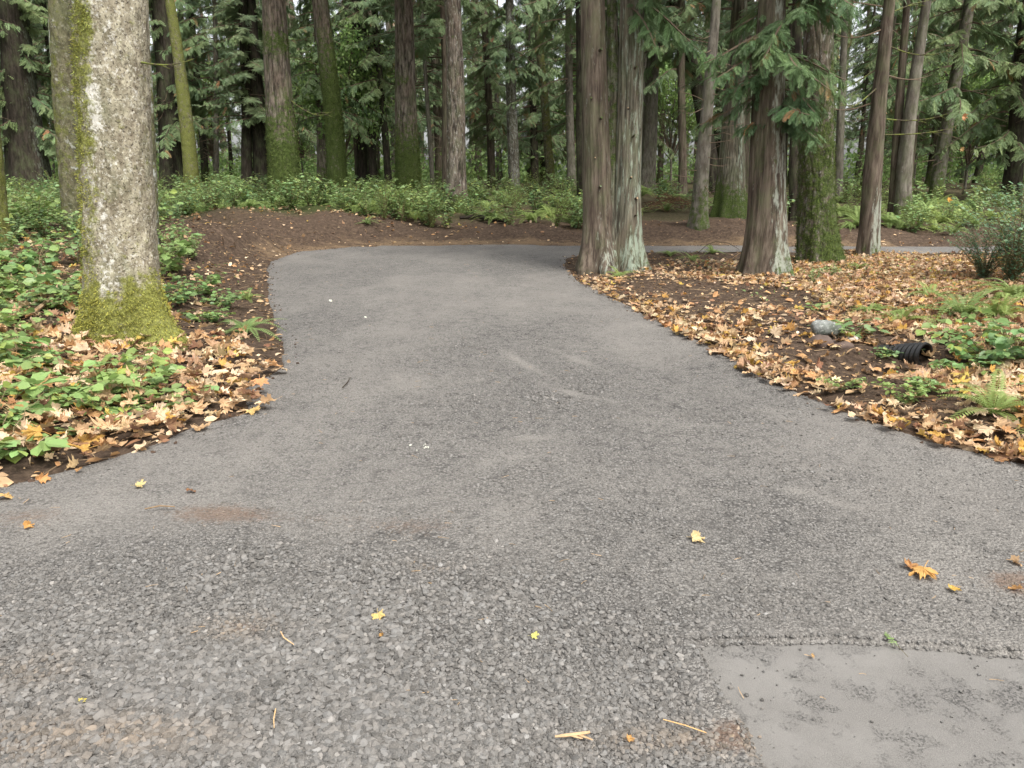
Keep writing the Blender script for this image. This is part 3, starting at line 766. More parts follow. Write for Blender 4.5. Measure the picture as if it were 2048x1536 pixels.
A8 = ftree('fir_tree', 'thick furrowed reddish fir with mossy foot on the dirt bank crest', 572, 414, 62, 547, 46, 'bark_fir', 'fir', 21, (.22, .6, 5), m8, None, tufts=(6000, .05, 7, 'moss_dark'), nth=120, dz=.035, crown=HIGHC[1])
dead_branch(A8[0], A8[1], A8[2], 3.2, -.2, 1.6, .022, .35, 'mossy_twig', 1); dead_branch(A8[0], A8[1], A8[2], 4.9, -.4, .8, .015, .1, 'mossy_twig', 2)
def m9(th, z): return .95 * sstep(6.8, 3.6, z) + .35 * sstep(0, 1, np.cos(th - .3)) + .35 * fbm(np.cos(th), np.sin(th), z * .7, seed=18, octs=3)
A9 = ftree('fir_tree', 'olive moss covered trunk, bare grey at the top, second tree right of the bank crest', 676, 400, 38, 641, 32, 'bark_fir', 'fir', 22, (.25, .5, 5), m9, None, tufts=(5000, .05, 8, 'moss_dark'), nth=90, dz=.05, curve=.08, crown=HIGHC[0])
dead_branch(A9[0], A9[1], A9[2], 4.6, 3.4, 1.3, .018, -.15, 'mossy_twig', 4)
ftree('fir_tree', 'nearly black thin trunk, left one of a pair between mossy trunk and centre fir', 726, 366, 22, 712, 16, 'bark_dark', 'bark', 23, nth=40, crown=CROWNS[3], crownz=1.0)
ftree('fir_tree', 'dark slim trunk, right one of a pair between the mossy trunk and the centre fir', 748, 368, 18, 728, 13, 'bark_dark', 'bark', 24, nth=40)
ftree('fir_tree', 'very thin dark trunk leaning right beside the centre fir', 778, 376, 14, 748, 12, 'bark_dark', 'bark', 124, nth=32, crown=CROWNS[2], crownz=1.5)
def m11(th, z): return 1.0 * sstep(4.2, .9, z) + .5 * np.exp(-((z - 4.0) / .35) ** 2) * (np.cos(th - 3.4) > -.2) + .35 * fbm(np.cos(th), np.sin(th), z * .9, seed=28, octs=3)
ftree('fir_tree', 'straight centre fir with a thick sleeve of moss on its lower half', 818, 404, 49, 806, 36, 'bark_fir', 'fir', 25, (.15, .6, 5), m11, None, tufts=(5000, .055, 7, 'moss_dark'), nth=110, dz=.045, crown=HIGHC[1])
ftree('fir_tree', 'straight bare furrowed fir with moss only at its foot, near the black log', 915, 424, 41, 906, 32, 'bark_fir', 'fir', 26, (.28, .45, 5), mossy_base(.55, 1.0, .3), lambda th, z: .25 + 0 * z, nth=110, dz=.035, crown=HIGHC[0])
ftree('fir_tree', 'dark reddish trunk hugging the left side of the bare furrowed fir', 897, 394, 22, 888, 15, 'bark_red', 'bark', 27, nth=40, crown=CROWNS[4], crownz=2.0)
ftree('hemlock_tree', 'pale grey knotty trunk in the middle of the background', 1028, 386, 24, 1018, 17, 'bark_grey', 'fir', 28, (.15, .5, 5), None, lambda th, z: .45 + .4 * fbm(np.cos(th), np.sin(th), z * .6, seed=1, octs=2), nth=64, crown=CROWNS[0], crownz=3.2, cscale=.9)
ftree('maple_tree', 'slim mossy trunk leaning left in the middle of the background', 1104, 374, 19, 1070, 13, 'bark_mottled', 'lichen', 29, (.2, .4, 4), lambda th, z: .55 + .3 * np.cos(th) + 0 * z, None, nth=48)
ftree('cedar_tree', 'black sided mossy trunk close behind the left edge of the double cedar', 1168, 410, 25, 1160, 20, 'bark_dark', 'cedar', 30, (.2, .5, 5), lambda th, z: .5 * sstep(-.1, .6, np.cos(th)) + .35 * sstep(2, .5, z), None, nth=64, crown=CROWNS[3], crownz=3.0)
ftree('fir_tree', 'smooth grey trunk right behind the double cedar, leaning right', 1293, 384, 32, 1313, 22, 'bark_grey', 'bark', 31, nth=64, crown=CROWNS[4], crownz=3)
ftree('fir_tree', 'thin pale trunk in the gap beside the double cedar', 1284, 372, 14, 1290, 10, 'bark_grey', 'bark', 131, nth=32)
ftree('fir_tree', 'thin dark brown trunk between the smooth grey trunk and the leaning grey green fir', 1365, 392, 17, 1362, 14, 'bark_red', 'bark', 32, nth=40, crown=CROWNS[1], crownz=2.5)
A19 = ftree('fir_tree', 'leaning grey green fir with bare twigs on the far bank', 1396, 452, 32, 1432, 17, 'bark_grey', 'bark', 33, (.35, .3, 4), mossy_base(1.3, .6, .3), None, nth=80, dz=.05)
for k in range(22): dead_branch(A19[0], A19[1], A19[2], 1.0 + .16 * k, random.uniform(-3.1, .2), random.uniform(.35, 1.0), .011, random.uniform(-.2, .4), 'twig', k)
ftree('fir_tree', 'black trunk leaning strongly to the left behind the leaning grey green fir', 1428, 386, 34, 1345, 22, 'bark_dark', 'bark', 34, nth=64, curve=.25, crown=CROWNS[2], crownz=3)
def m21(th, z): return .9 * sstep(1.5, .3, z) + .35 * sstep(0, 1, np.cos(th - 3.0)) * sstep(4, 1, z) + .3 * fbm(np.cos(th) * 2, np.sin(th) * 2, z * .5, seed=38, octs=3) - .1
ftree('cedar_tree', 'big cedar with a wide flared mossy foot, between leaning fir and straight cedar', 1460, 432, 52, 1478, 30, 'bark_cedar', 'cedar', 35, (.55, .9, 5), m21, lambda th, z: .5 * np.exp(-((np.angle(np.exp(1j * (th + 1.1)))) / .35) ** 2) + 0 * z, nth=110, dz=.05, crown=CROWNS[1], crownz=3.0)
# 22 the cedar on the leafy island
def m22(th, z): return .55 * sstep(.5, .1, z) * sstep(-.5, .6, np.cos(th)) + .1
def p22(th, z): return .80 * sstep(-.15, .45, np.cos(th + .25)) - .25 + .25 * sstep(.6, .1, z)
def rad_mix(th): return th
A22 = ftree('cedar_tree', 'straight cedar with green sprays hanging over it, brown left side and grey right side', 1531, 548, 84, 1546, 50, 'bark_red', 'cedar', 36, (.42, .40, 7), m22, p22, nth=160, dz=.03)
gc = crown_geo(Geo(), 2.2, 6.0, 50, 1.25, SPRAY_FINE, 13, .30, .85, 501, .035, az=(-3.5, .4), bottomrad=.6, shape=.2, up=.30)
crown_geo(gc, 6, 13, 22, 2.4, SPRAY, 10, .9, .5, 502, 0)
gc.build('crown', [M['cedar_near'], M['twig']], A22[0])
A23 = ftree('fir_tree', 'thick mossy furrowed fir right of the cedar with hanging sprays', 1636, 524, 72, 1634, 54, 'bark_fir', 'fir', 37, (.30, .5, 6), lambda th, z: .95 * sstep(4.8, 1.0, z) + .20 * np.cos(th - .5) * sstep(4, 1, z) + .4 * fbm(np.cos(th) * 1.5, np.sin(th) * 1.5, z * .9, seed=48, octs=3),
      lambda th, z: .30 + .0 * z, nth=150, dz=.03, tufts=(7000, .035, 5, 'moss_dark'), crown=HIGHC[0], rootdir=[(-.2, .35, .5)])
ftree('fir_tree', 'dark narrow trunk just left behind the thick mossy furrowed fir', 1590, 440, 22, 1592, 16, 'bark_dark', 'bark', 38, nth=40, crown=CROWNS[0], crownz=3.5)
ftree('fir_tree', 'slim grey trunk between the thick mossy fir and the leaning brown trunk', 1674, 402, 17, 1692, 12, 'bark_grey', 'bark', 39, nth=40, crown=CROWNS[3], crownz=4)
A25 = ftree('fir_tree', 'dark brown trunk leaning right on a leaf mound beside the far road, pale lower right', 1733, 508, 41, 1779, 21, 'bark_red', 'bark', 40, (.16, .3, 5), mossy_base(.3, .4, .2),
      lambda th, z: .85 * sstep(-.1, .5, np.cos(th + .55)) * sstep(1.7, .8, z) + .35 * sstep(.5, .9, np.cos(th)) - .2, nth=100, dz=.035)
for z, a, L, d, mt in [(3.5, 3.0, 1.3, .35, 'mossy_twig'), (3.15, -2.6, 1.5, .30, 'mossy_twig'), (2.6, .1, 1.2, .05, 'mossy_twig'), (2.3, -.2, 1.4, .0, 'mossy_twig'), (3.9, -.1, 1.1, .2, 'mossy_twig'), (4.5, .2, .9, -.2, 'mossy_twig'),
                       (4.6, 2.8, 1.2, -.1, 'twig'), (3.4, .3, 1., .1, 'twig'), (4.2, 3.3, .9, .2, 'twig'), (2.9, 2.9, .8, .2, 'twig')]:
    dead_branch(A25[0], A25[1], A25[2], z, a, L, .016, d, mt, 7)
ftree('fir_tree', 'slim reddish trunk left of the mossy footed trunk beyond the far road', 1786, 442, 20, 1812, 13, 'bark_red', 'bark', 41, (.4, .3, 4), nth=48)
ftree('fir_tree', 'leaning trunk with a mossy swollen foot among ferns beyond the far road', 1806, 446, 32, 1852, 17, 'bark_grey', 'bark', 42, (.5, .35, 4), mossy_base(.8, .9, .3), nth=72, crown=CROWNS[4], crownz=3.4, cscale=.8, curve=-.1)
ftree('cedar_tree', 'shadowy trunk at the right edge behind drooping dark branches', 2020, 405, 34, 2055, 24, 'bark_dark', 'bark', 43, nth=48, crown=CROWNS[2], crownz=-.6)

# the double cedar beside the road
B = P(1226, 535); t0 = B.y
root = bpy.data.objects.new('cedar_tree', None); COL.objects.link(root); root.location = B
tag(root, 'double stemmed cedar with pruned branch stubs and fluted pale green foot, at the road edge', 'tree')
sc = t0 / FPX * 1.0
def stem(px0, px1, w0, w1, yoff, z1=4.0):
    dx, dy, dz_ = ray(px1, 0); t1 = (B.y + yoff) / dy; Tz = EYE + dz_ * t1 - B.z
    x0 = (px0 - 1226) / FPX * t0; x1 = dx * t1 - B.x
    return (lambda z: (x0 + (x1 - x0) * z / Tz, yoff)), (lambda z: max(.05, w0 / 2 * sc + (w1 / 2 - w0 / 2) * sc * max(z, 0) / Tz)), Tz
STEMS = []
for (px0, px1, w0, w1, yo, sd) in [(1199, 1184, 58, 46, 0, 51), (1252, 1263, 54, 43, -.02, 52), (1227, 1224, 66, 18, .13, 53)]:
    ax, rd, Tz = stem(px0, px1, w0, w1, yo); STEMS.append((ax, rd))
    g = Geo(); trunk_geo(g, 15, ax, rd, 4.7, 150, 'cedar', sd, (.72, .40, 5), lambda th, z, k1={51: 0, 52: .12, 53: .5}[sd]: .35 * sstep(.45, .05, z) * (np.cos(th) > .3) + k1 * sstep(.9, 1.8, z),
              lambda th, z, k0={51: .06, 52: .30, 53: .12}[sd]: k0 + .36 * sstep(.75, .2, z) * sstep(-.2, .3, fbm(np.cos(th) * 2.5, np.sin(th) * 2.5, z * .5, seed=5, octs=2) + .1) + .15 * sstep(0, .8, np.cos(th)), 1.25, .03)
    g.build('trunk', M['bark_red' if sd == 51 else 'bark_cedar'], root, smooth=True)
for st, z, a, cut in [(0, 1.75, -1.75, 1), (0, 2.35, -1.3, 0), (0, 2.65, -1.9, 0), (0, 3.35, -1.2, 0), (0, 1.30, -1.5, 0), (1, 1.45, -1.5, 1), (1, 1.12, -1.1, 1),
                      (1, 2.08, -1.4, 0), (1, 2.5, -1.8, 1), (1, 3.1, -1.3, 0), (1, .85, -1.15, 0), (2, 2.9, -1.7, 0)]:
    stub(root, STEMS[st][0], STEMS[st][1], z, a, random.uniform(.03, .10), random.uniform(.008, .020), bool(cut))
gc = Geo()
crown_geo(gc, 3.9, 5.2, 10, 1.4, SPRAY_FINE, 14, .30, .9, 511, .0, az=(-1.7, .2), shape=.1, up=.1)
crown_geo(gc, 6.5, 13, 24, 2.6, SPRAY, 10, .9, .5, 512, 0)
gc.build('crown', [M['cedar_near'], M['twig']], root)
gb = Geo()

# ------------------------------------------------------------------ background forest, tree by tree
def const(v): return lambda z: v
PT = []
for k, (bm, kd, r0, mo) in enumerate([('bark_dark', 'bark', .20, 0), ('bark_red', 'cedar', .26, .1), ('bark_grey', 'bark', .17, .1), ('bark_fir', 'fir', .30, .3), ('bark_dark', 'cedar', .24, .2), ('bark_grey', 'fir', .20, .4)]):
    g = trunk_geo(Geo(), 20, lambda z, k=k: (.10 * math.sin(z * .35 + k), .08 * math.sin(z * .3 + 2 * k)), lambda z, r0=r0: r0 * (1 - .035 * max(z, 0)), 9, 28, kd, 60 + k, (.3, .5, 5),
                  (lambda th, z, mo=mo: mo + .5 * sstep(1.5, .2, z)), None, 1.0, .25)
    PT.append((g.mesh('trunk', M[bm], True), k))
TW = []
for k in range(2):
    g = Geo(); rs = random.Random(900 + k)
    for i in range(46):
        z = rs.uniform(1.2, 9); a = rs.uniform(0, 6.28); L = rs.uniform(.6, 1.8); s = np.linspace(0, 1, 6)
        pts = np.stack([np.cos(a) * L * s, np.sin(a) * L * s, z - rs.uniform(.0, .5) * L * s ** 1.5], -1)
        v, q, t = tube(pts, np.linspace(.016, .004, 6), 3, False); g.add(v, q)
    TW.append(g.mesh('dead_branches', M['twig']))

rb = random.Random(4242)
placed = []
fixed = [(o.location.x, o.location.y) for o in COL.objects if o.get('category') == 'tree']
LANDMARKS = [(60, 'the wide dark trunk'), (240, 'the nearest big trunk'), (378, 'the thin leaning mossy trunk'), (572, 'the thick furrowed fir'), (676, 'the olive mossy trunk'), (818, 'the centre fir'),
             (915, 'the bare furrowed fir'), (1028, 'the pale knotty trunk'), (1225, 'the double cedar'), (1396, 'the leaning fir'), (1531, 'the straight cedar'), (1638, 'the mossy fir'), (1740, 'the leaning brown trunk'), (1812, 'the swollen foot trunk')]
def where(x, y):
    px = 1024 + FPX * x / (y * math.cos(PITCH))
    if px < LANDMARKS[0][0]: return 'left of ' + LANDMARKS[0][1]
    for (a, na), (b, nb_) in zip(LANDMARKS, LANDMARKS[1:]):
        if px < b: return 'right of %s' % na if px - a < b - px else 'left of %s' % nb_
    return 'right of ' + LANDMARKS[-1][1] if px < 1930 else 'by the right photo edge'
def zone(x, y):
    px = 1024 + FPX * x / (y * math.cos(PITCH))
    if px < 560: return 'left'
    if px < 1180: return 'middle'
    return 'right'
def far_tree(x, y, crown, tk, sxy, cz, cs, twig=False):
    z = hz(x, y)
    r = bpy.data.objects.new(['cedar_tree', 'fir_tree'][crown in FIRC], None); COL.objects.link(r); r.location = (x, y, z)
    r.rotation_euler = (rb.gauss(0, .02), rb.gauss(0, .035), rb.uniform(0, 6.28))
    zn = zone(x, y); dep = 'near' if y < 46 else 'deep'
    mat = ['dark', 'reddish brown', 'slim grey', 'thick furrowed', 'dark', 'greyish mossy'][tk]
    if dep == 'near': lab = '%s background conifer just beyond the ferns, %s' % (mat, where(x, y))
    else: lab = '%s conifer deep in the woods, %s' % (mat, where(x, y))
    tag(r, lab, 'tree', lab + ' (group)')
    t = link('trunk', PT[tk][0], r, scale=(sxy, sxy, 1)); c = link('crown', crown, r, (0, 0, cz), (0, 0, rb.uniform(0, 6.28)), cs)
    if twig: link('dead_branches', TW[rb.randint(0, 1)], r, (0, 0, 0), (0, 0, rb.uniform(0, 6)))
n = 0; tries = 0
while n < 156 and tries < 9000:
    tries += 1
    y = 26 + 56 * rb.random() ** .8; x = rb.uniform(-.90, .86) * y + rb.uniform(-2, 2)
    if y > 60 and rb.random() < .35: continue
    if any((x - a) ** 2 + (y - b) ** 2 < (1.5 + .02 * y) ** 2 for a, b in placed): continue
    if any((x - a) ** 2 + (y - b) ** 2 < 1.3 ** 2 for a, b in fixed): continue
    px = 1024 + FPX * x / y
    if y < 33 and (560 < px < 700 or 780 < px < 950 or 990 < px < 1120): continue
    pq = 1024 + FPX * x / (y * math.cos(PITCH))
    if any(y < fy + 1 and min(a, b) - 24 < pq < max(a, b) + 24 and y < 50 for a, b, fy in FEAT): continue
    placed.append((x, y)); n += 1
    cr = rb.choice(CROWNS + CROWNS + FIRC)
    far_tree(x, y, cr, rb.choice([0, 0, 1, 1, 2, 2, 3, 4, 4, 5]), rb.uniform(.55, 1.25), rb.uniform(-.8, 2.6), rb.uniform(.85, 1.15), y < 50)

# light green broadleaved trees between them
for k, (px, py, y, s) in enumerate([(700, 0, 36, .9), (760, 0, 44, 1.1), (1330, 0, 40, .9), (1900, 0, 34, .8),
                                    (450, 0, 50, 1.0), (620, 0, 52, 1.0), (1130, 0, 50, 1.0), (1800, 0, 44, 1.0), (1250, 0, 54, 1.2)]):
    x = (px - 1024) / FPX * y; z = hz(x, y)
    r = bpy.data.objects.new('broadleaf_tree', None); COL.objects.link(r); r.location = (x, y, z)
    zn = zone(x, y)
    tag(r, '%s light green broadleaved tree, %s' % ('nearer' if y < 42 else 'farther', where(x, y)), 'tree', 'understory trees %s %d' % (where(x, y), y < 42))
    link('trunk', PT[2][0], r, scale=(.35, .35, .3)); link('crown', BROADC[k % 2], r, None, (0, 0, rb.uniform(0, 6)), (s, s, s * 1.15))

# the far wood that reads as one mass
g = Geo(); rs = np.random.default_rng(77)
n = 11000; a = rs.uniform(-.92, .92, n); rr = rs.uniform(84, 108, n); x = np.sin(a) * rr; y = np.cos(a) * rr
z = 1 + 19 * rs.random(n) ** 1.4
k = (fbm(x * .10, z * .13, y * .05, seed=61, octs=3) > -.06)
x, y, z = x[k], y[k], z[k]; n = len(x)
Xd = rs.normal(0, 1, (n, 3)); Xd[:, 2] -= .9; U = rs.normal(0, .5, (n, 3)) + [0, -.6, 1]
for i, (T, F) in enumerate(SPRAY):
    w = np.arange(n) % 3 == i
    v, f, c = place(T, F, np.stack([x, y, z], -1)[w], Xd[w], U[w], rs.uniform(.7, 1.5, n)[w], jitcol(n, .4, .1)[w]); g.add(v, f, col=c)
for i in range(170):
    a = rs.uniform(-.9, .9); r_ = rs.uniform(84, 106); xx, yy = math.sin(a) * r_, math.cos(a) * r_; lean = rs.normal(0, .5)
    v, q, t = tube([[xx, yy, 0], [xx + lean, yy, 12], [xx + 2 * lean, yy, 25]], [rs.uniform(.2, .5), .25, .1], 6, False); g.add(v, q, mi=1, col=(.6, .6, .6))
kind(tag(g.build('distant_woods', [M['cedar_leaf'], M['twig']]), 'dim distant conifers closing the gaps between the nearer trunks', 'woods'), 'stuff')

# pale green thicket far behind, a mass of leaves
g = Geo(); rs = np.random.default_rng(78); n = 42000
a = rs.uniform(-.80, .80, n); rr = 44 + 42 * rs.random(n) ** .8; x = np.sin(a) * rr; y = np.cos(a) * rr
hh_ = 3.6 * (.5 + .5 * fbm(x * .25, y * .25, seed=66, octs=3)) ** 1.2 + .3
z = 1.0 + hh_ * rs.random(n) ** .8; k = fbm(x * .22, y * .22, seed=67, octs=3) > -.22; x, y, z = x[k], y[k], z[k]; n = len(x)
X_ = rs.normal(0, 1, (n, 3)); X_[:, 2] -= .4
add_leaves(g, np.stack([x, y, z], -1), X_, rs.normal(0, .5, (n, 3)) + [0, 0, 1], rs.uniform(.16, .38, n), jitcol(n, .4, .15))
kind(tag(g.build('distant_thicket', M['broad_leaf']), 'pale green leafy thicket seen between the far trunks', 'thicket'), 'stuff')

# ------------------------------------------------------------------ undergrowth prototypes
def fern_mesh(seed, n=15, L=.85, pairs=26, wid=.095):
    rs = np.random.default_rng(seed); g = Geo(); V = []; C = []; Q = []; k0 = 0
    for i in range(n):
        a = i * 6.283 / n + rs.normal(0, .25); l = L * rs.uniform(.6, 1.1); el = rs.uniform(.55, 1.25)
        s = np.linspace(0, 1, pairs)
        r = l * (np.cos(el) * s + .28 * s ** 2); z = l * (np.sin(el) * s - rs.uniform(.45, .85) * s ** 2.2)
        px, py = np.cos(a) * r, np.sin(a) * r
        pts = np.stack([px, py, z + .02], -1); tan = norm(np.gradient(pts, axis=0)); side = norm(np.cross(tan, [0, 0, 1]))
        v, q, t = tube(pts, np.linspace(.005, .0015, pairs), 3, False); g.add(v, q, col=(.9, .8, .5))
        cb = rs.uniform(.7, 1.3)
        for sgn in (-1, 1):
            ln = wid * np.sin(np.pi * (.18 + .80 * s)) ** .7
            d = norm(side * sgn + tan * .25 + np.array([0, 0, -.15]))
            b = pts; tip = pts + d * ln[:, None]; h = tan * (l / pairs * .40)
            m1_ = pts + d * ln[:, None] * .5 + h; m2_ = pts + d * ln[:, None] * .4 - h
            vv = np.stack([b, m1_, tip, m2_], 1).reshape(-1, 3); ff = np.arange(pairs * 4).reshape(-1, 4)
            g.add(vv, ff, col=np.tile([cb, cb, cb], (pairs * 4, 1)))
    return g.mesh('fern', M['fern'])
FERNS = [fern_mesh(20 + s, 13 + 2 * s) for s in range(4)]

def leafy_mesh(seed, nst=14, Hh=.5, spreadr=.45, leaf=.06, per=9, mat='salal', wide=1.0, tri=False, up=1.0):
    rs = np.random.default_rng(seed); g = Geo(); O, X, U, S = [], [], [], []
    for i in range(nst):
        a = rs.uniform(0, 6.28); r = spreadr * rs.uniform(.2, 1); h = Hh * rs.uniform(.5, 1.1) * up
        s = np.linspace(0, 1, per + 2)
        pts = np.stack([np.cos(a) * r * s + rs.normal(0, .01, per + 2), np.sin(a) * r * s + rs.normal(0, .01, per + 2), h * (s * 1.6 - .75 * s ** 2)], -1)
        v, q, t = tube(pts, np.linspace(.004, .0015, per + 2), 3, False); g.add(v, q, mi=1)
        for j in range(1, per + 2):
            b = a + (1 if j % 2 else -1) * rs.uniform(.6, 1.4)
            d = np.array([math.cos(b), math.sin(b), rs.uniform(-.35, .35)])
            if tri:
                st = pts[j] + d * leaf * .9
                v, q, t = tube([pts[j], st], [.0015, .001], 3, False); g.add(v, q, mi=1)
                for db in (-1.15, 0, 1.15):
                    O.append(st); X.append([math.cos(b + db), math.sin(b + db), d[2] * .5 - .12]); U.append(rs.normal(0, .38, 3) + [0, 0, 1]); S.append(leaf * rs.uniform(.8, 1.2) * (1.15 if db == 0 else .95))
            else:
                O.append(pts[j]); X.append(d); U.append(rs.normal(0, .3, 3) + [0, 0, 1]); S.append(leaf * rs.uniform(.7, 1.25))
    n = len(O); S = list(np.array(S) * rs.uniform(.55, 1.2, n)) if tri else S; col = jitcol(n, .42, .16)
    k = rs.random(n) < .13; col[k] *= np.array([1.5, 1.15, .7])
    add_leaves(g, np.array(O), np.array(X), np.array(U), np.array(S), col, wide=wide)
    return g.mesh('leafy_plant', [M[mat], M['stem']])
SALAL = [leafy_mesh(40 + s, 16, .62, .42, .072, 10, 'salal', 1.15) for s in range(3)]
TALLUND = [leafy_mesh(50 + s, 22, 1.1, .55, .05, 15, 'broad_leaf', 1.0) for s in range(2)]
BRAMB = [leafy_mesh(60 + s, 8, .16 + .07 * s, .40, .070 + .006 * s, 6, 'bramble', 1.25, True) for s in range(4)]
ROUND = [leafy_mesh(70 + s, 7, .16, .26, .072, 5, 'salal', 1.55) for s in range(3)]
HUCK = [leafy_mesh(80 + s, 70, .95, .80, .032, 34, 'huckle', 1.25) for s in range(2)]

def plant(name, me, x, y, s, label, cat, group=None, z=None, tilt=.08):
    o = link(name, me, None, (x, y, (hz(x, y) if z is None else z) - .01), (rb.gauss(0, tilt), rb.gauss(0, tilt), rb.uniform(0, 6.28)), s)
    return tag(o, label, cat, group)

def outside(x, y, m=.35): return float(road_d(np.array([x]), np.array([y]))[0]) > m

# band of ferns and leafy plants behind the bank
def sidename(x, y):
    px = 1024 + FPX * x / y
    return ('front' if y < 21.5 else 'second' if y < 24 else 'third' if y < 28 else 'rearmost') + ' row, ' + where(x, y)
n = 0
while n < 230:
    y = 19.6 + 18 * rb.random() ** 1.3; x = rb.uniform(-.72, .76) * y
    px = 1024 + FPX * x / y
    fsz = rb.uniform(.75, 1.3); big = 'big' if fsz > 1.02 else 'small'
    if not outside(x, y, 1.35) or (y < 20.6 and rb.random() < .75): continue
    if 1230 < px < 1480 and y < 24 and rb.random() < .85: continue
    sn = sidename(x, y)
    plant('sword_fern', FERNS[rb.randint(0, 3)], x, y, fsz, big + ' arching sword fern in the undergrowth, ' + sn, 'fern', big + ' ferns ' + sn); n += 1
n = 0
while n < 290:
    y = 19.9 + 19 * rb.random() ** 1.2; x = rb.uniform(-.72, .76) * y
    px = 1024 + FPX * x / y
    if not outside(x, y, 1.5) or (px > 1230 and rb.random() < .55): continue
    ssz = rb.uniform(1.0, 1.7); sn = sidename(x, y); tall = rb.random() < .3
    if tall: plant('tall_leafy_shrub', TALLUND[rb.randint(0, 1)], x, y, rb.uniform(.7, 1.1), 'tall pale leafy shrub in undergrowth, ' + sn, 'shrub', 'tall shrubs ' + sn)
    else: plant('salal_plant', SALAL[rb.randint(0, 2)], x, y, ssz, ('large' if ssz > 1.35 else 'small') + ' glossy leafy plant in undergrowth, ' + sn, 'plant', ('large' if ssz > 1.35 else 'small') + ' leafy plants ' + sn)
    n += 1
# ferns beyond the far road on the right
for px, py, s in [(1720, 435, .9), (1850, 440, 1.1), (1885, 446, 1.2), (1920, 445, 1.1), (1950, 452, 1.0), (1870, 462, .8), (1905, 468, .8), (1985, 440, 1.0), (1690, 428, .9), (1755, 425, .9), (1830, 425, 1.), (1930, 425, 1.1), (2030, 430, .9)]:
    p = P(px, py); fl = '%s pale sword fern on the far bank, %s, %s' % ('large' if s > .95 else 'medium', 'upper' if py < 442 else 'lower', where(p.x, p.y)); plant('sword_fern', FERNS[rb.randint(0, 3)], p.x, p.y, s, fl, 'fern', 'far bank: ' + fl, z=p.z)
p = P(1148, 432); plant('sword_fern', FERNS[0], p.x, p.y, .8, 'lone arching sword fern left of the double cedar on the bank', 'fern', z=p.z)
p = P(735, 448); plant('sword_fern', FERNS[2], p.x, p.y, .5, 'small fern at the lip of the bank left of centre', 'fern', z=p.z)
p = P(830, 440); plant('sword_fern', FERNS[1], p.x, p.y, .55, 'small fern at the lip of the bank below the centre fir', 'fern', z=p.z)

# left foreground and left middle plants
n = 0
while n < 86:
    px = rb.uniform(-420, 330); py = 440 + 480 * rb.random() ** 1.15
    if py > 700 and px > 300: continue
    if px > 180 and 600 < py < 720: continue
    if py > 860 and px > 150: continue
    p = P(px, py)
    if not outside(p.x, p.y, .28): continue
    if 10 < px < 170 and 770 < py < 905: continue
    if py > 640 and rb.random() < .5: continue
    far = py < 620
    cell = ('at the left photo edge' if px < 40 else 'midway to the nearest trunk' if px < 130 else 'beside the nearest trunk' if px < 240 else 'right of the nearest trunk') + \
        (', high up' if py < 540 else ', above the branch' if py < 620 else ', level with the moss' if py < 720 else ', level with the rosette' if py < 820 else ', lowest')
    bv = rb.randint(0, 3); bl = ['flat spreading', 'low', 'bushy', 'tall'][bv]
    if rb.random() < .72: plant('bramble', BRAMB[bv], p.x, p.y, rb.uniform(.75, 1.25) * (1.25 if far else 1), bl + ' bramble, left verge ' + cell, 'bramble', bl + ' brambles ' + cell, z=p.z)
    else: plant('salal_plant', ROUND[rb.randint(0, 2)], p.x, p.y, rb.uniform(.8, 1.2) * (1.4 if far else 1), 'round leaved plant on left verge ' + cell, 'plant', 'round leaved plants ' + cell, z=p.z)
    n += 1
n = 0
while n < 62:
    y = rb.uniform(9.5, 20); x = rb.uniform(-.68, -.42) * y
    if not outside(x, y, 2.2): continue
    plant('salal_plant', SALAL[rb.randint(0, 2)], x, y, rb.uniform(.7, 1.2), 'dark glossy plant in the shade, ' + ('front, ' if y < 14 else 'rear, ') + where(x, y), 'plant', 'shade plants ' + ('front, ' if y < 14 else 'rear, ') + where(x, y)); n += 1
for px, py, s, m_, nm, lb in [
        (355, 545, 1.0, SALAL[0], 'salal_plant', 'pale leafy plant against the right side of the nearest big trunk'),
        (340, 505, 1.0, SALAL[1], 'salal_plant', 'taller leafy plant right of the nearest trunk, at the dirt bank edge'),
        (385, 520, .7, SALAL[2], 'salal_plant', 'leafy plant nearest the bare dirt bank on the left'),
        (410, 640, .9, BRAMB[0], 'bramble', 'small bramble with three broad leaves on bare soil right of the nearest trunk'),
        (345, 605, 1.0, BRAMB[1], 'bramble', 'bramble touching the right side of the nearest trunk above its moss'),
        (440, 615, .8, BRAMB[2], 'bramble', 'sprawling bramble on the left verge closest to the road bend'),
        (395, 590, .8, BRAMB[3], 'bramble', 'bramble between the nearest trunk and the bare dirt'),
        (290, 800, 1.0, ROUND[0], 'salal_plant', 'dark round leaved plant spilling to the leaf drift on the left verge'),
        (370, 815, 1.1, ROUND[1], 'salal_plant', 'dark shiny plant at the tip of the left verge above the leaf drift'),
        (195, 870, .8, ROUND[2], 'salal_plant', 'pale round leaved seedling among brown leaves at the near left edge'),
        (90, 905, .7, ROUND[0], 'salal_plant', 'small plant on black soil at the lower left'),
        (15, 900, 1.1, BRAMB[2], 'bramble', 'bramble at the lower left corner of the verge'),
        (20, 840, 1.0, BRAMB[1], 'bramble', 'bramble just above the lower left corner of the verge'),
        (490, 668, .55, FERNS[3], 'sword_fern', 'small bluish green seedling fern at the left road edge'),
        (495, 600, .35, FERNS[1], 'sword_fern', 'tiny yellow green fern at the left road edge')]:
    p = P(px, py); plant(nm, m_, p.x, p.y, s, lb, {'salal_plant': 'plant', 'bramble': 'bramble', 'sword_fern': 'fern'}[nm], z=p.z)

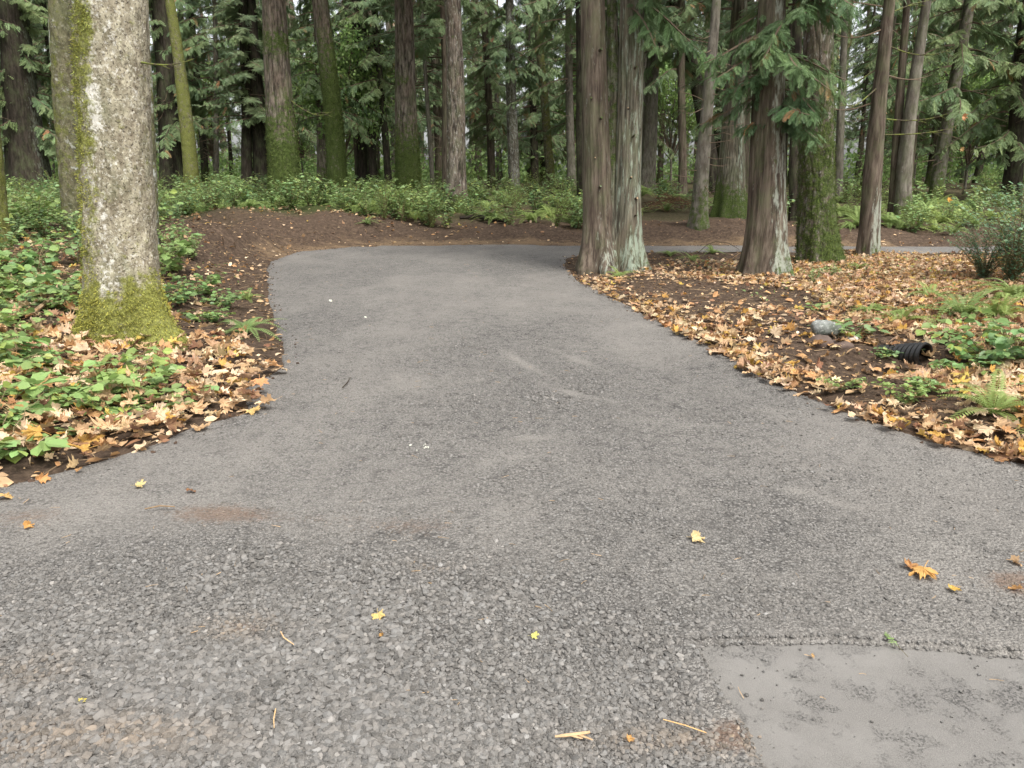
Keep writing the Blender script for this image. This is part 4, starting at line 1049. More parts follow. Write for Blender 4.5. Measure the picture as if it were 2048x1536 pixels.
# the light green rosette
g = Geo(); n = 9; a = np.arange(n) * 2.4 + .3; U = np.stack([np.cos(a) * -.3, np.sin(a) * -.3, np.ones(n)], -1)
X_ = np.stack([np.cos(a), np.sin(a), np.linspace(.9, -.05, n)], -1)
add_leaves(g, np.tile([0, 0, .10], (n, 1)) + X_ * .012, X_, U, np.linspace(.09, .15, n), jitcol(n, .08, .04) * np.array([1.25, 1.25, 1.1]), wide=1.0)
v, q, t = tube([[0, 0, -.02], [0, 0, .10]], [.006, .004], 5); g.add(v, q, t, mi=1)
rosette = g.mesh('rosette', [M['salal'], M['stem']])
p = P(82, 828); plant('rosette_plant', rosette, p.x, p.y, 1.25, 'bright green rosette of big oval leaves on the near left verge', 'plant', z=p.z + .07, tilt=.02)

# right island plants
for px, py, s, m_, nm, lb, ct in [
        (1800, 650, .75, FERNS[0], 'sword_fern', 'upright fern standing in the leaves behind the black pipe', 'fern'),
        (1745, 628, .45, FERNS[3], 'sword_fern', 'small olive fern left of the upright fern in the leaf drift', 'fern'),
        (1925, 640, .95, FERNS[1], 'sword_fern', 'big dark fern under the small leaved bush at the right edge', 'fern'),
        (1990, 640, .9, FERNS[2], 'sword_fern', 'feathery fern at the right edge below the small leaved bush', 'fern'),
        (2030, 600, .9, FERNS[3], 'sword_fern', 'fern at the far right edge behind the others', 'fern'),
        (1860, 600, .55, FERNS[2], 'sword_fern', 'slim arching fern beside the dark stem of the right bush', 'fern'),
        (1240, 556, .4, FERNS[1], 'sword_fern', 'tiny fern sprouting at the foot of the double cedar', 'fern'),
        (1385, 522, .55, FERNS[0], 'sword_fern', 'flat fern on the soil between the two cedars', 'fern'),
        (1340, 512, .45, FERNS[3], 'sword_fern', 'small fern right of the double cedar foot', 'fern'),
        (1425, 508, .5, FERNS[2], 'sword_fern', 'bright fern with whitish tips left of the straight cedar', 'fern'),
        (1628, 570, .5, SALAL[0], 'salal_plant', 'dark leafy sprig in leaves below the mossy furrowed fir', 'plant'),
        (1660, 556, .45, SALAL[1], 'salal_plant', 'second dark sprig right of the leafy sprig below the mossy fir', 'plant'),
        (1720, 540, .45, FERNS[3], 'sword_fern', 'little fern on the leaf mound by the leaning brown trunk', 'fern'),
        (1700, 672, 1.3, ROUND[0], 'salal_plant', 'broad leaved seedling beside the grey boulder', 'plant'),
        (1640, 620, .8, ROUND[1], 'salal_plant', 'small green plant above the ditch, left of the boulder', 'plant'),
        (1945, 688, 1.1, BRAMB[0], 'bramble', 'wide bramble behind and right of the black pipe', 'bramble'),
        (1935, 742, .8, BRAMB[1], 'bramble', 'bramble a little below and right of the black pipe', 'bramble'),
        (1800, 715, .7, ROUND[2], 'salal_plant', 'small plant directly left of the black pipe mouth', 'plant'),
        (1985, 726, 1.1, BRAMB[2], 'bramble', 'trailing bramble in the leaves near the right edge', 'bramble'),
        (2030, 720, 1.1, BRAMB[3], 'bramble', 'bramble at the right edge level with the black pipe', 'bramble'),
        (1985, 830, .6, FERNS[1], 'sword_fern', 'low fern buried in maple leaves at the lower right', 'fern'),
        (1770, 715, .6, ROUND[0], 'salal_plant', 'sprout between the ditch and the black pipe', 'plant'),
        (1800, 805, .45, BRAMB[3], 'bramble', 'tiny bramble among leaves by the near right road edge', 'bramble'),
        (1860, 780, .5, BRAMB[1], 'bramble', 'green sprout in the middle of the right leaf drift', 'bramble'),
        (2040, 775, .8, BRAMB[0], 'bramble', 'bramble cut by the right edge below the black pipe', 'bramble'),
        (1690, 780, .4, BRAMB[2], 'bramble', 'grassy sprout in leaves at the road edge below the ditch', 'bramble'),
        (2015, 570, 1.55, HUCK[0], 'huckleberry_bush', 'tall dark bush of tiny leaves at the right edge', 'bush'),
        (1965, 560, 1.0, HUCK[1], 'huckleberry_bush', 'lower small leaved bush leaning toward the far road, left of the tall dark bush', 'bush'),
        (2065, 545, 1.3, HUCK[1], 'huckleberry_bush', 'second small leaved bush, half outside the right edge', 'bush')]:
    p = P(px, py); plant(nm, m_, p.x, p.y, s, lb, ct, z=p.z)

# creeping green between the leaves of the verges, too much to count
O = []; 
n = 26000; x = RNG.uniform(-9, -1.6, n); y = RNG.uniform(2.6, 15, n); d = road_d(x, y)
w = sstep(.15, .9, d) * (.12 + .7 * fbm(x * 1.2, y * 1.2, seed=91, octs=3)) * sstep(14, 7, y) * (1 - .9 * ((x > -2.9 - .12 * (y - 6)) & (y > 5.8)))
k = RNG.random(n) < w; x, y = x[k], y[k]
x2 = RNG.uniform(3, 9, 5000); y2 = RNG.uniform(4, 16, 5000); d2 = road_d(x2, y2); k = RNG.random(5000) < sstep(.5, 1.5, d2) * (fbm(x2, y2, seed=92) > .05) * .5
x = np.concatenate([x, x2[k]]); y = np.concatenate([y, y2[k]]); n = len(x)
g = Geo(); X_ = RNG.normal(0, 1, (n, 3)); X_[:, 2] = RNG.uniform(-.1, .5, n)
add_leaves(g, np.stack([x, y, H(x, y) + RNG.uniform(.01, .10, n)], -1), X_, RNG.normal(0, .3, (n, 3)) + [0, 0, 1], RNG.uniform(.018, .05, n), jitcol(n, .3, .12), wide=1.2)
kind(tag(g.build('ground_cover', M['bramble']), 'tiny creeping green leaves scattered through the verges', 'ground cover'), 'stuff')

# ------------------------------------------------------------------ fallen maple leaves
def maple_mesh_data(seed):
    rs = np.random.default_rng(seed)
    # outline of one half: angle from tip direction, radius
    half = [(0, 1.0), (7, .80), (12, .84), (16, .60), (24, .56), (33, .68), (38, .66), (44, .92), (50, .72), (58, .70), (62, .58), (74, .50), (88, .54), (96, .62), (104, .66), (112, .46), (125, .46), (145, .36), (172, .16)]
    ang = [a for a, r in half] + [360 - a for a, r in half[::-1] if a not in (0,)]
    rad = [r for a, r in half] + [r for a, r in half[::-1]][:-1]
    ang = np.radians(np.array(ang, float)); rad = np.array(rad) * rs.uniform(.9, 1.1, len(ang))
    n = len(ang)
    o = np.stack([np.cos(ang) * rad, np.sin(ang) * rad], -1); mid = o * .5
    P2 = np.vstack([[[0, 0]], mid, o])
    r = np.linalg.norm(P2, axis=1); th = np.arctan2(P2[:, 1], P2[:, 0])
    curl = rs.uniform(-.35, .8); cup = rs.uniform(-.5, .5)
    z = curl * r ** 2 * (.6 + .5 * np.cos(2 * th + rs.uniform(0, 6))) + cup * np.abs(P2[:, 1]) * .7 + rs.normal(0, .07, len(P2)) * (r > .4) + .10 * np.cos(5 * th + rs.uniform(0, 6)) * r ** 2
    fold = rs.random()
    x, y = P2[:, 0].copy(), P2[:, 1].copy()
    if fold > .5:                                   # one side folded up and over
        b = rs.uniform(.0, .25); k = y > b; a = rs.uniform(.6, 1.9); yy = y[k] - b; y[k] = b + yy * math.cos(a); z[k] += yy * math.sin(a)
    if fold > .8: x[x > .3] = .3 + (x[x > .3] - .3) * .6; z[P2[:, 0] > .3] += (P2[P2[:, 0] > .3, 0] - .3) * .6
    V = np.stack([x, y, z - z.min() * .6], -1) * .5
    i = np.arange(n); j = (i + 1) % n
    T = np.stack([0 * i, 1 + i, 1 + j], -1); Q = np.stack([1 + i, 1 + n + i, 1 + n + j, 1 + j], -1)
    # stalk
    k = len(V); pt = np.array([(0, 0, 0), (-.18, .01, .02), (-.38, .05 * rs.normal(), .05)]) + [0, 0, V[0, 2]]
    v, q, t = tube(pt, [.012, .009, .008], 3, False)
    return np.vstack([V, v]), np.vstack([Q, q + k]), T
LT = [maple_mesh_data(600 + s) for s in range(20)]
PAL = [('tan', (.52, .345, .195)), ('pale tan', (.66, .50, .33)), ('orange brown', (.43, .235, .105)), ('dark brown', (.20, .105, .058)), ('yellow', (.60, .43, .10)), ('golden', (.53, .31, .075))]
PW = np.array([.36, .27, .17, .11, .03, .06])

def leaf_density(x, y, d):
    right = x > .4
    # right: a dense border along the road, dense drift to the right, bare soil patches
    rr = .85 * sstep(.60, .0, d) * sstep(11.8, 9.5, y) + sstep(2.7, 3.9, x + .22 * (6 - y)) * .95 + .8 * sstep(3.6, 4.6, x) * sstep(12.5, 11, y) + 1.3 * ell(x, y, 7.0, 15.5, .7, .6)
    rr = rr + .75 * ell(x, y, 3.6, 12.2, 1.5, .8) + .5 * ell(x, y, 1.35, 11.7, .25, .7) + .5 * ell(x, y, 4.6, 12.2, 2.0, 1.6)
    rr = rr * (1 - .93 * ell(x, y, 2.5, 10.3, .9, 1.6)) * (1 - .93 * ell(x, y, 2.95, 6.6, .42, .42, -.3)) + .30 * ell(x, y, 2.6, 7.9, .9, 1.1) * (1 - .93 * sstep(13.6, 14.8, y - .18 * (x - 7)) * sstep(7.5, 8.1, x)) * (1 - .5 * sstep(11, 13, y))
    rr = rr * np.where((y > 17), .03, 1 - .85 * sstep(14.2, 15.6, y) * (np.abs(x - 7.0) > .8)) * (.45 + .75 * sstep(-.35, .35, fbm(x * 1.3, y * 1.3, seed=81, octs=3)))
    ll = .95 * sstep(.75, .0, d) * sstep(6.5, 5.4, y) * sstep(3.9, 4.3, y) + .85 * sstep(7.5, 6.6, y) * sstep(3.9, 4.3, y) * sstep(.15, .5, d) + .30 * sstep(14, 8, y) * sstep(.6, 1.6, d) + .02
    ll = ll + .5 * ell(x, y, -3.4, 5.8, 1.3, .45) + .12 * sstep(14, 9, y) * sstep(.6, 1.6, d)
    ll = ll + .22 * ell(x, y, -6.3, 20.6, 4, 1.2)
    return np.where(right, rr, ll)

def scatter_leaves(n, x0, x1, y0, y1, smin, smax, lift):
    x = RNG.uniform(x0, x1, n); y = RNG.uniform(y0, y1, n); d = road_d(x, y)
    vis = np.abs(x) < .80 * y + 3.0
    k = (d > -.05 + .10 * RNG.random(n) ** 3 - .05) & vis & (RNG.random(n) < leaf_density(x, y, d))
    x, y = x[k], y[k]; K = len(x)
    z, _, _ = surf(x, y); s = RNG.uniform(smin, smax, K) * (1 - .30 * sstep(7, 12, y))
    return x, y, z + RNG.random(K) * lift + .008, s
a_ = scatter_leaves(46000, .4, 11, 3.2, 17.2, .07, .18, .05)
b_ = scatter_leaves(17000, -11, -1.4, 3.2, 16, .08, .20, .13)
c_ = scatter_leaves(5000, -14, .4, 18.5, 26, .12, .22, .02)
d_ = scatter_leaves(2600, .4, 18, 18.3, 24, .12, .22, .02)
k = RNG.random(len(d_[0])) < .9
LX, LY, LZ, LS = [np.concatenate([a_[i], b_[i], c_[i], d_[i]]) for i in range(4)]
K = len(LX); LC = RNG.choice(6, K, p=PW / PW.sum()); LV = RNG.integers(0, 20, K)
LA = RNG.uniform(0, 6.283, K); tilt = np.abs(RNG.normal(0, .24, K)); tilt[RNG.random(K) < .10] += .6; ta = RNG.uniform(0, 6.283, K)
NX = np.stack([np.sin(tilt) * np.cos(ta), np.sin(tilt) * np.sin(ta), np.cos(tilt)], -1)
XD = np.stack([np.cos(LA), np.sin(LA), 0 * LA], -1); XD = norm(XD - NX * (XD * NX).sum(1, keepdims=True))
# the ones that show largest are things of their own
fdep = LY * math.cos(PITCH) + (EYE - LZ) * math.sin(PITCH)
sx = LX / fdep * FPX; sy = (LY * math.sin(PITCH) - (EYE - LZ) * math.cos(PITCH)) / fdep * FPX
inview = (abs(sx) < 1010) & (abs(sy) < 758)
show = np.where(inview, LS / fdep, 0)
top = np.argsort(-show)[:265]; single = np.zeros(K, bool); single[top] = True
LMESH = {}
for i in top:
    cn, c = PAL[LC[i]]; key = (int(LC[i]), int(LV[i]))
    if key not in LMESH:
        V, Q, T = LT[LV[i]]; LMESH[key] = Geo().add(V, Q, T, col=tuple(np.array(c) * random.uniform(.85, 1.15))).mesh('maple_leaf', M['dead_leaf'])
    Xv, Zv = XD[i], NX[i]; Yv = np.cross(Zv, Xv)
    mt = Matrix(((Xv[0], Yv[0], Zv[0]), (Xv[1], Yv[1], Zv[1]), (Xv[2], Yv[2], Zv[2])))
    o = link('maple_leaf', LMESH[key], None, (LX[i], LY[i], LZ[i]), mt.to_euler(), float(LS[i]) * 1.12)
    side = 'right' if LX[i] > 0 else 'left'
    qx, qy = 1024 + sx[i], 768 - sy[i]
    if side == 'left': w_ = 'above the rosette' if qy < 760 else 'right of the rosette' if qx > 250 and qy < 840 else 'below the rosette' if qx < 200 else 'at the lower tip'
    else: w_ = 'by the black pipe' if qy < 770 and qx > 1720 else 'at the ditch' if qy < 770 else 'at the right photo edge' if qx > 1930 else 'by the road edge' if qy > 700 + .42 * (qx - 1400) else 'below the black pipe'
    look = ('flat ' if tilt[i] < .35 else 'tilted ') + ('large ' if LS[i] > (.2 if side == 'right' else .17) else 'smaller ')
    tp = ('right' if XD[i][0] > 0 else 'left') if abs(XD[i][0]) > .707 else ('away' if XD[i][1] > 0 else 'nearest')
    lb = '%s%s maple leaf, %s drift, %s, tip %s' % (look, cn, side, w_, tp)
    tag(o, lb, 'leaf', 'leaves: ' + lb)
g = Geo()
for k in range(20):
    w = (LV == k) & ~single
    V, Q, T = LT[k]
    col = np.array([PAL[c][1] for c in LC[w]]) * RNG.uniform(.6, 1.15, (w.sum(), 1)) * RNG.uniform(.93, 1.07, (w.sum(), 3))
    org = np.stack([LX, LY, LZ], -1)[w]
    L3 = (LS[w] * 1.25)[:, None] * np.stack([RNG.uniform(.7, 1.1, w.sum()), RNG.uniform(.55, 1.1, w.sum()), RNG.uniform(.5, 1.3, w.sum())], -1)
    v, f, c = place(V, Q, org, XD[w], NX[w], L3, col)
    ft = (T[None] + (np.arange(w.sum()) * len(V))[:, None, None]).reshape(-1, 3)
    g.add(v, f, ft, col=c)
kind(tag(g.build('fallen_leaves', M['dead_leaf']), 'drifts of brown and orange maple leaves covering the verges', 'leaves'), 'stuff')
# torn leaf bits and bark chips under them
n = 80000; x = RNG.uniform(-10, 12, n); y = RNG.uniform(3, 21, n); d = road_d(x, y)
w = np.clip(leaf_density(x, y, d) * 1.3 + .22, 0, 1) * sstep(-.06, .06, d) * (np.abs(x) < .8 * y + .5) * sstep(24, 10, y)
k = RNG.random(n) < w; x, y = x[k], y[k]; n = len(x); z, _, _ = surf(x, y)
g = Geo(); X_ = RNG.normal(0, 1, (n, 3)); X_[:, 2] *= .25
col = np.array([PAL[c][1] for c in RNG.choice([0, 2, 3, 0, 0, 1], n)]) * RNG.uniform(.55, 1.05, (n, 1))
add_leaves(g, np.stack([x, y, z + .012], -1), X_, RNG.normal(0, .5, (n, 3)) + [0, 0, 1], np.where(RNG.random(n) < .25, RNG.uniform(.06, .12, n), RNG.uniform(.015, .055, n)), col * np.where(RNG.random((n, 1)) < .3, 1.5, 1.0))
kind(tag(g.build('leaf_fragments', M['dead_leaf']), 'crumbled brown leaf bits on the soil of the verges', 'leaf litter'), 'stuff')

# ------------------------------------------------------------------ twigs and needles on soil and road
n = 9000; x = RNG.uniform(-8, 10, n); y = 2.0 + 17 * RNG.random(n) ** 1.1; d = road_d(x, y)
k = (np.abs(x) < .8 * y + .5) & (RNG.random(n) < np.where(d > 0, .85, .10 + .25 * sstep(5, 2, y))); x, y, d = x[k], y[k], d[k]; n = len(x); z, _, _ = surf(x, y)
L = np.where(d > 0, RNG.uniform(.04, .30, n), RNG.uniform(.015, .055, n)); r = np.where(d > 0, RNG.uniform(.0012, .0035, n), .0011)
TWT = np.array([(-.5, -1, 0), (-.5, 1, 0), (-.5, 0, 1.6), (0, -1 + 3, .5), (0, 3.4, .5), (0, 2.4, 2.0), (.5, -.6, 0), (.5, .6, 0), (.5, 0, .9)], float)
TWF = np.array([(0, 1, 4, 3), (1, 2, 5, 4), (2, 0, 3, 5), (3, 4, 7, 6), (4, 5, 8, 7), (5, 3, 6, 8)])
a = RNG.uniform(0, 6.28, n)
v, f, c = place(TWT, TWF, np.stack([x, y, z + .004 + r], -1), np.stack([np.cos(a), np.sin(a), RNG.normal(0, .12, n)], -1), RNG.normal(0, .2, (n, 3)) + [0, 0, 1], np.stack([L, r, r], -1),
                np.where((d > 0)[:, None], RNG.uniform(.5, 2.2, (n, 1)), RNG.uniform(1.6, 3.6, (n, 1))) * np.array([1, .95, .8]))
g = Geo(); g.add(v, f, col=c)
kind(tag(g.build('twig_litter', M['twig']), 'thin dead twigs and needles strewn over soil and road', 'twigs'), 'stuff')
# crumbs of soil along the edges
n = 26000; x = RNG.uniform(-6, 8, n); y = RNG.uniform(3, 18.6, n); d = road_d(x, y)
k = (np.abs(x) < .75 * y + .5) & (RNG.random(n) < np.where(d > -.04, .45, .55 * sstep(-.20, .0, d)) * sstep(3.0, .3, d)); x, y = x[k], y[k]; n = len(x); z, _, _ = surf(x, y)
s = RNG.uniform(.008, .035, n); b = RNG.uniform(.6, 1.3, (n, 1)); v, f, c = stones(x, y, z + s * .1, s, b * np.array([.065, .043, .031]))
g = Geo(); g.add(v, None, f, col=c)
m = NT('soil_crumb', .95, .1); M['crumb'] = m.fin(m.attr('Col'))
kind(tag(g.build('soil_crumbs', M['crumb']), 'dark crumbs of soil along the road edges', 'soil'), 'stuff')

# ------------------------------------------------------------------ single things on the road
def road_leaf(px, py, size, c, var, rz, label, tl=.1):
    x, y = G(px, py, .02); z = float(surf(np.array([x]), np.array([y]))[0][0])
    V, Q, T = LT[var]
    o = Geo().add(V, Q, T, col=c).build('maple_leaf', M['dead_leaf'], None, False, (x, y, z + .012)); o.rotation_euler = (tl, tl * .5, rz); o.scale = (size,) * 3
    return tag(o, label, 'leaf')
road_leaf(1848, 1142, .165, (.52, .29, .09), 1, -2.2, 'big orange maple leaf on the gravel at the right, above the smooth paving')
road_leaf(1820, 1133, .12, (.34, .16, .06), 6, .6, 'folded brown orange leaf touching the big orange leaf on the gravel', .4)
road_leaf(1388, 1077, .11, (.64, .50, .26), 3, .2, 'pale yellow crumpled leaf alone on the gravel right of centre', .25)
road_leaf(1904, 1177, .07, (.55, .36, .08), 8, .1, 'little yellow leaf just right of the big orange leaf')
road_leaf(2030, 1126, .11, (.66, .44, .25), 5, 1.7, 'pale curled leaf at the right edge on the gravel', .5)
road_leaf(2038, 1180, .08, (.55, .30, .12), 2, 2.7, 'orange leaf scrap on the brown stain at the right edge', .3)
road_leaf(757, 1231, .075, (.60, .45, .17), 4, -1.2, 'yellow leaf with a reddish corner on coarse gravel left of centre', .35)
road_leaf(765, 1267, .05, (.52, .30, .10), 9, -1.0, 'small orange leaf just below the yellow one on coarse gravel', .35)
road_leaf(1066, 1274, .05, (.58, .57, .18), 0, .0, 'tiny lemon yellow leaf on coarse gravel in the centre')
road_leaf(276, 976, .09, (.58, .47, .22), 7, .3, 'yellowish leaf on the gravel near the left verge')
road_leaf(382, 986, .08, (.22, .10, .05), 10, 2., 'brown shrivelled leaf on the gravel near the left verge', .5)
road_leaf(80, 966, .13, (.50, .26, .10), 11, 1.4, 'torn tan leaf on dark soil at the lower left')
road_leaf(8, 1000, .13, (.56, .36, .14), 1, 1.9, 'leaf at the very left edge on the gravel', .3)
road_leaf(52, 1056, .08, (.52, .28, .09), 3, .9, 'small orange scrap near the left edge on the gravel', .3)
road_leaf(162, 1406, .035, (.62, .52, .12), 6, .9, 'tiny yellow flake on the gravel at the lower left', .3)
road_leaf(503, 824, .16, (.55, .38, .15), 0, -.3, 'pale leaf pointing onto the road from the left verge tip', .15)
road_leaf(1257, 1481, .04, (.50, .28, .10), 8, .2, 'small orange leaf bit at the bottom, right of the forked stick', .3)
road_leaf(1623, 1300, .04, (.45, .28, .12), 5, .9, 'small shrivelled leaf on the upper edge of the smooth paving', .4)
road_leaf(1093, 462, .22, (.62, .46, .15), 3, .6, 'single pale yellow leaf lying on the far dirt bank, right of centre')
for px, py, s, lb in [(660, 603, .05, 'white leaf speck on the road at the left'), (730, 636, .035, 'white speck on the road left of centre')]:
    road_leaf(px, py, s * 1.6, (.60, .60, .52), 2, .4, lb)
# leaves caught in twigs
def held(px, py, yy, s, c, lb, var=2):
    dx, dy, dz = ray(px, py); t = yy / dy
    V, Q, T = LT[var]; o = Geo().add(V, Q, T, col=c).build('maple_leaf', M['dead_leaf'], None, False, (dx * t, yy, EYE + dz * t)); o.rotation_euler = (1.2, .2, .4); o.scale = (s,) * 3
    tag(o, lb, 'leaf')
held(1925, 233, 13.5, .22, (.50, .25, .12), 'orange brown leaf caught high in the branches on the right', 2)
held(1922, 297, 13.5, .16, (.58, .40, .18), 'pale leaf caught in the branches below the orange one', 5)
held(1896, 400, 17.5, .20, (.60, .34, .07), 'orange leaf hanging over the ferns on the right', 7)
held(1655, 193, 12.6, .09, (.60, .30, .15), 'tiny orange leaf in the sprays near the mossy furrowed fir', 9)

def stick(name, pts, r, label, mat='twig', col=(2, 1.9, 1.6), forks=()):
    g = Geo(); v, q, t = tube(pts, r, 6); g.add(v, q, t, col=col)
    for fp, fr in forks: v, q, t = tube(fp, fr, 5); g.add(v, q, t, col=col)
    return tag(g.build(name, M[mat]), label, 'stick')
def gp(px, py, z=.02):
    x, y = G(px, py, z); return np.array([x, y, float(surf(np.array([x]), np.array([y]))[0][0]) + z])
stick('stick', [gp(1110, 1479), gp(1130, 1477, .024), gp(1160, 1474, .026), gp(1180, 1471, .03)], [.003, .005, .005, .004], 'pale forked stick on the gravel at the bottom centre', col=(3.2, 3, 2.5),
      forks=[([gp(1155, 1475, .022), gp(1172, 1482), gp(1185, 1487)], [.004, .003, .002]), ([gp(1140, 1477, .022), gp(1158, 1482), gp(1165, 1484)], [.003, .003, .002])])
stick('stick', [gp(290, 1024), gp(320, 1017, .025), gp(350, 1018)], [.003, .004, .003], 'thin curved stick on the gravel near the left verge', col=(1.5, 1.4, 1.2))
stick('stick', [gp(562, 1268), gp(568, 1280), gp(588, 1294)], [.002, .0022, .0015], 'bleached hooked twig on gravel left of centre', col=(4, 3.6, 2.8))
stick('stick', [gp(552, 1425), gp(548, 1445), gp(549, 1463)], [.002, .002, .001], 'short straw coloured twig at the bottom left of centre', col=(3.6, 3.3, 2.5))
stick('stick', [gp(1326, 1447), gp(1370, 1459, .024), gp(1412, 1474)], [.0015, .0018, .0015], 'long straw lying left of the smooth paving', col=(4, 3.4, 2.2))
stick('stick', [gp(685, 778), gp(695, 768), gp(701, 758)], [.004, .005, .003], 'short black twig standing out on the road left of centre', col=(.3, .3, .3))
p0 = P(50, 640); p1 = P(125, 605)
stick('fallen_branch', [(p0.x - .2, p0.y, p0.z + .02), (p0.x + .1, p0.y, p0.z + .07), ((p0.x + p1.x) / 2 + .1, (p0.y + p1.y) / 2, p1.z + .10), (p1.x, p1.y, p1.z + .20)], [.02, .024, .02, .016], 'peeling dead branch poking out of the brambles left of the nearest trunk', col=(2.2, 2.1, 1.9))
p0 = P(930, 440); p1 = P(985, 446)
stick('rotten_log', [(p0.x - .15, p0.y, p0.z + .05), (p0.x + .4, p0.y + .1, p0.z + .09), (p1.x, p1.y, p1.z + .07), (p1.x + .5, p1.y + .1, p1.z + .03)], [.05, .07, .06, .04], 'black rotten log lying on the bank right of the bare furrowed fir', col=(.12, .11, .10))
p0 = P(1290, 505); 
for (xa, ya, xb, yb, xc, yc, hgt, lb) in [(1445, 545, 1478, 516, 1500, 541, .30, 'bent pale twig arch on the leaves left of the straight cedar'), (1395, 507, 1430, 485, 1480, 500, .28, 'thin dark arching twig in front of the far road')]:
    a0, b0, c0 = P(xa, ya), P(xb, yb + 25), P(xc, yc)
    stick('bent_twig', [tuple(a0), tuple((a0 + b0) / 2 + Vector((0, 0, hgt * .7))), (b0.x, b0.y, b0.z + hgt), tuple((c0 + b0) / 2 + Vector((0, 0, hgt * .7))), tuple(c0)], .006, lb, col=(1.8, 1.6, 1.2) if xa == 1445 else (.4, .4, .4))
# two cut stakes in the left bank
for px, py, h, lb in [(447, 490, .14, 'taller dark stub sticking out of the left dirt bank'), (470, 496, .11, 'shorter dark stub sticking out of the left dirt bank')]:
    p = P(px, py); stick('root_stub', [(p.x, p.y, p.z - .05), (p.x, p.y, p.z + h)], [.012, .009], lb, col=(.35, .3, .25))

# green conifer sprig on the paving
x, y = G(1795, 1298, 0); T, F = spray_tpl(12, .30, .05, .0, 1.0, 5)
g = Geo(); v, f, c = place(T, F, [[0, 0, .012]], [[-.12, 1, .10]], [[.1, 0, 1]], np.array([.075]), np.array([[1.3, 1.5, 1.2]])); g.add(v, f, col=c)
v, q, t = tube([[.012, -.05, .003], [0, 0, .012]], [.0012, .0012], 4); g.add(v, q, t, mi=1)
tag(g.build('conifer_sprig', [M['fern'], M['stem']], None, False, (x, y, 0)), 'small green conifer sprig lying across the edge of the smooth paving', 'sprig')

# grey boulder, its neighbours
def rock(px, py, s, lb, mat='rock', sq=.7, dz=0.0):
    p = P(px, py); g = Geo(); n, m_ = 18, 28
    ph = np.linspace(-HP, HP, n)[:, None] * np.ones((1, m_)); th = np.linspace(0, 2 * math.pi, m_ + 1)[:-1][None] * np.ones((n, 1))
    v = np.stack([np.cos(ph) * np.cos(th) * 1.25, np.cos(ph) * np.sin(th), np.sin(ph) * sq], -1)
    v = v * (1 + .28 * vn(v[..., 0] * 1.6 + px, v[..., 1] * 1.6, v[..., 2] * 1.6, 3) + .07 * vn(v[..., 0] * 6 + px, v[..., 1] * 6, v[..., 2] * 6, 3))[..., None]
    i = np.arange(n - 1)[:, None] * m_; j = np.arange(m_)[None]; k = (j + 1) % m_
    g.add(v * s, np.stack([i + j, i + k, i + m_ + k, i + m_ + j], -1).reshape(-1, 4))
    return tag(g.build('boulder', M[mat], None, True, (p.x, p.y, p.z + s * .25 + dz)), lb, 'rock')
rock(1649, 672, .115, 'pale grey boulder with green lichen at the head of the ditch', dz=.05)
M['rock2'] = M['bark_dark']; m = NT('brown_rock', .9); M['rock2'] = m.fin(m.mix(m.noise(m.coord(), 8, 5), (.05, .035, .028), (.14, .10, .08)))
rock(1674, 690, .10, 'brown earthy rock just right of and below the grey boulder', 'rock2', .55, -.03)
rock(1640, 690, .10, 'small brown rock directly under the grey boulder', 'rock2', .6)
m = NT('pale_rock', .9); M['rock3'] = m.fin(m.mix(m.noise(m.coord(), 8, 5), (.30, .27, .23), (.55, .50, .43)))
rock(394, 724, .055, 'small pale stone on soil below the mossy foot of the nearest trunk', 'rock3', .5)
rock(392, 822, .06, 'small greyish stone in leaves near the tip of the left verge', 'rock2', .5)
rock(1707, 680, .05, 'pale pebble beside the brown rocks by the ditch', 'rock3', .5)

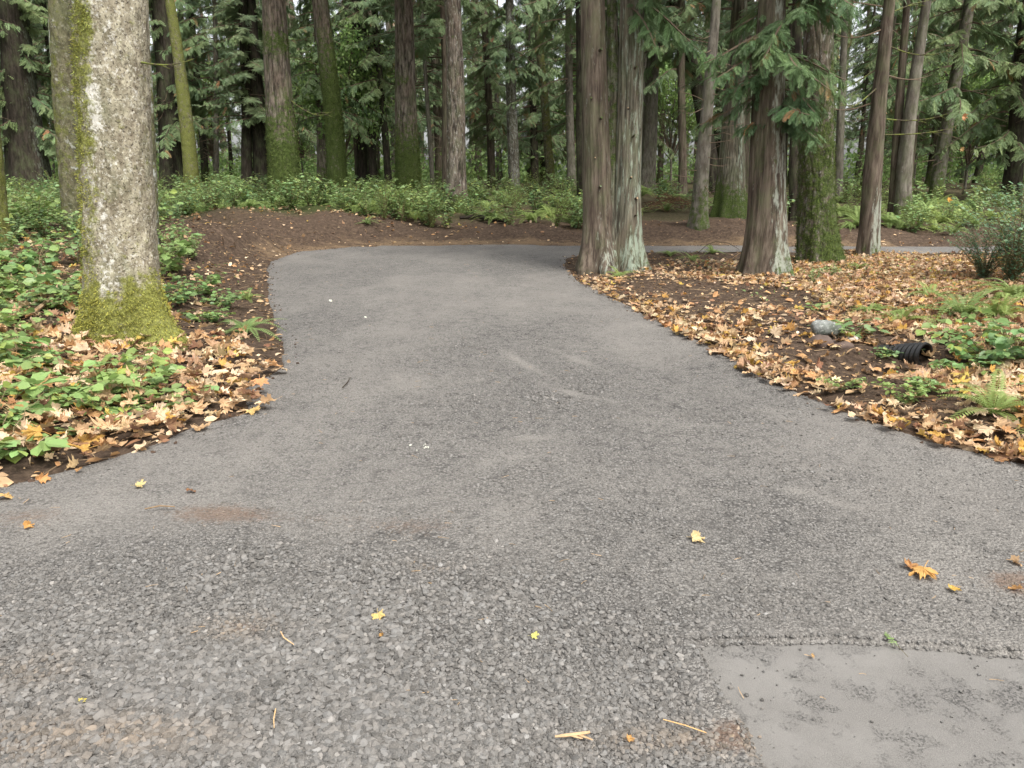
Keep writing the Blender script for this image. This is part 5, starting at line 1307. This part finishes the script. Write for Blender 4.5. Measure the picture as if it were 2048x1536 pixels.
# black corrugated pipe end in the leaves
p = P(1848, 728)
pr = bpy.data.objects.new('drain_pipe', None); COL.objects.link(pr); pr.location = (p.x, p.y, p.z + .08); pr.rotation_euler = (0, 0, R(28))
tag(pr, 'black corrugated drain pipe mouth poking out of the leaf drift on the right', 'pipe')
n = 26; m_ = 28; s = np.linspace(0, .6, n); rad_ = .105 + .012 * (np.arange(n) % 2)
th = np.arange(m_) * 2 * math.pi / m_
def ring(r, s_): return np.stack([np.cos(th) * r, s_ + 0 * th, np.sin(th) * r - s_ * .25], -1)
v = np.concatenate([ring(.090, .5), ring(.090, .0), ring(.105, 0)] + [ring(r, q_) for r, q_ in zip(rad_, s)]); i = np.arange(n + 2)[:, None] * m_; j = np.arange(m_)[None]; k = (j + 1) % m_
Geo().add(v, np.stack([i + j, i + k, i + m_ + k, i + m_ + j], -1).reshape(-1, 4)).build('pipe_wall', M['pipe'], pr)
Geo().add(np.vstack([[[0, .48, -.12]], ring(.091, .48)]), None, [(0, 1 + a, 1 + (a + 1) % m_) for a in range(m_)]).build('pipe_inside', M['pipe'], pr)

# pale crushed droppings-like crumbs on the road and yellow mossy bit
x, y = G(852, 897); n = 8
xx = x + RNG.normal(0, .045, n); yy = y + RNG.normal(0, .05, n); z, _, _ = surf(xx, yy); s = RNG.uniform(.008, .02, n)
v, f, c = stones(xx, yy, z + .004, s, np.ones((n, 3)), .4); g = Geo(); g.add(v, None, f, col=c)
kind(tag(g.build('pale_crumbs', M['pale_bits']), 'scatter of whitish crumbs on the gravel left of centre', 'crumbs'), 'stuff')

# mound of roots and dead twigs on the far bank
p = P(1342, 425); g = Geo(); rs = np.random.default_rng(5)
for i in range(170):
    a = rs.uniform(0, 6.28); r = .75 * rs.random() ** .7; b = np.array([p.x + np.cos(a) * r * 1.2, p.y + np.sin(a) * r, p.z + .42 * (1 - (r / .8) ** 2)]); d = norm(rs.normal(0, 1, 3) * [1, 1, .35]) * rs.uniform(.2, .6)
    v, q, t = tube([b, b + d * .5 + [0, 0, .05], b + d], [.008, .006, .003], 4, False); g.add(v, q, col=np.array([1, .75, .6]) * rs.uniform(.4, 1.3))
tag(g.build('brush_pile', M['twig']), 'tangled heap of reddish roots and twigs on the far bank beside the leaning fir', 'brush pile')
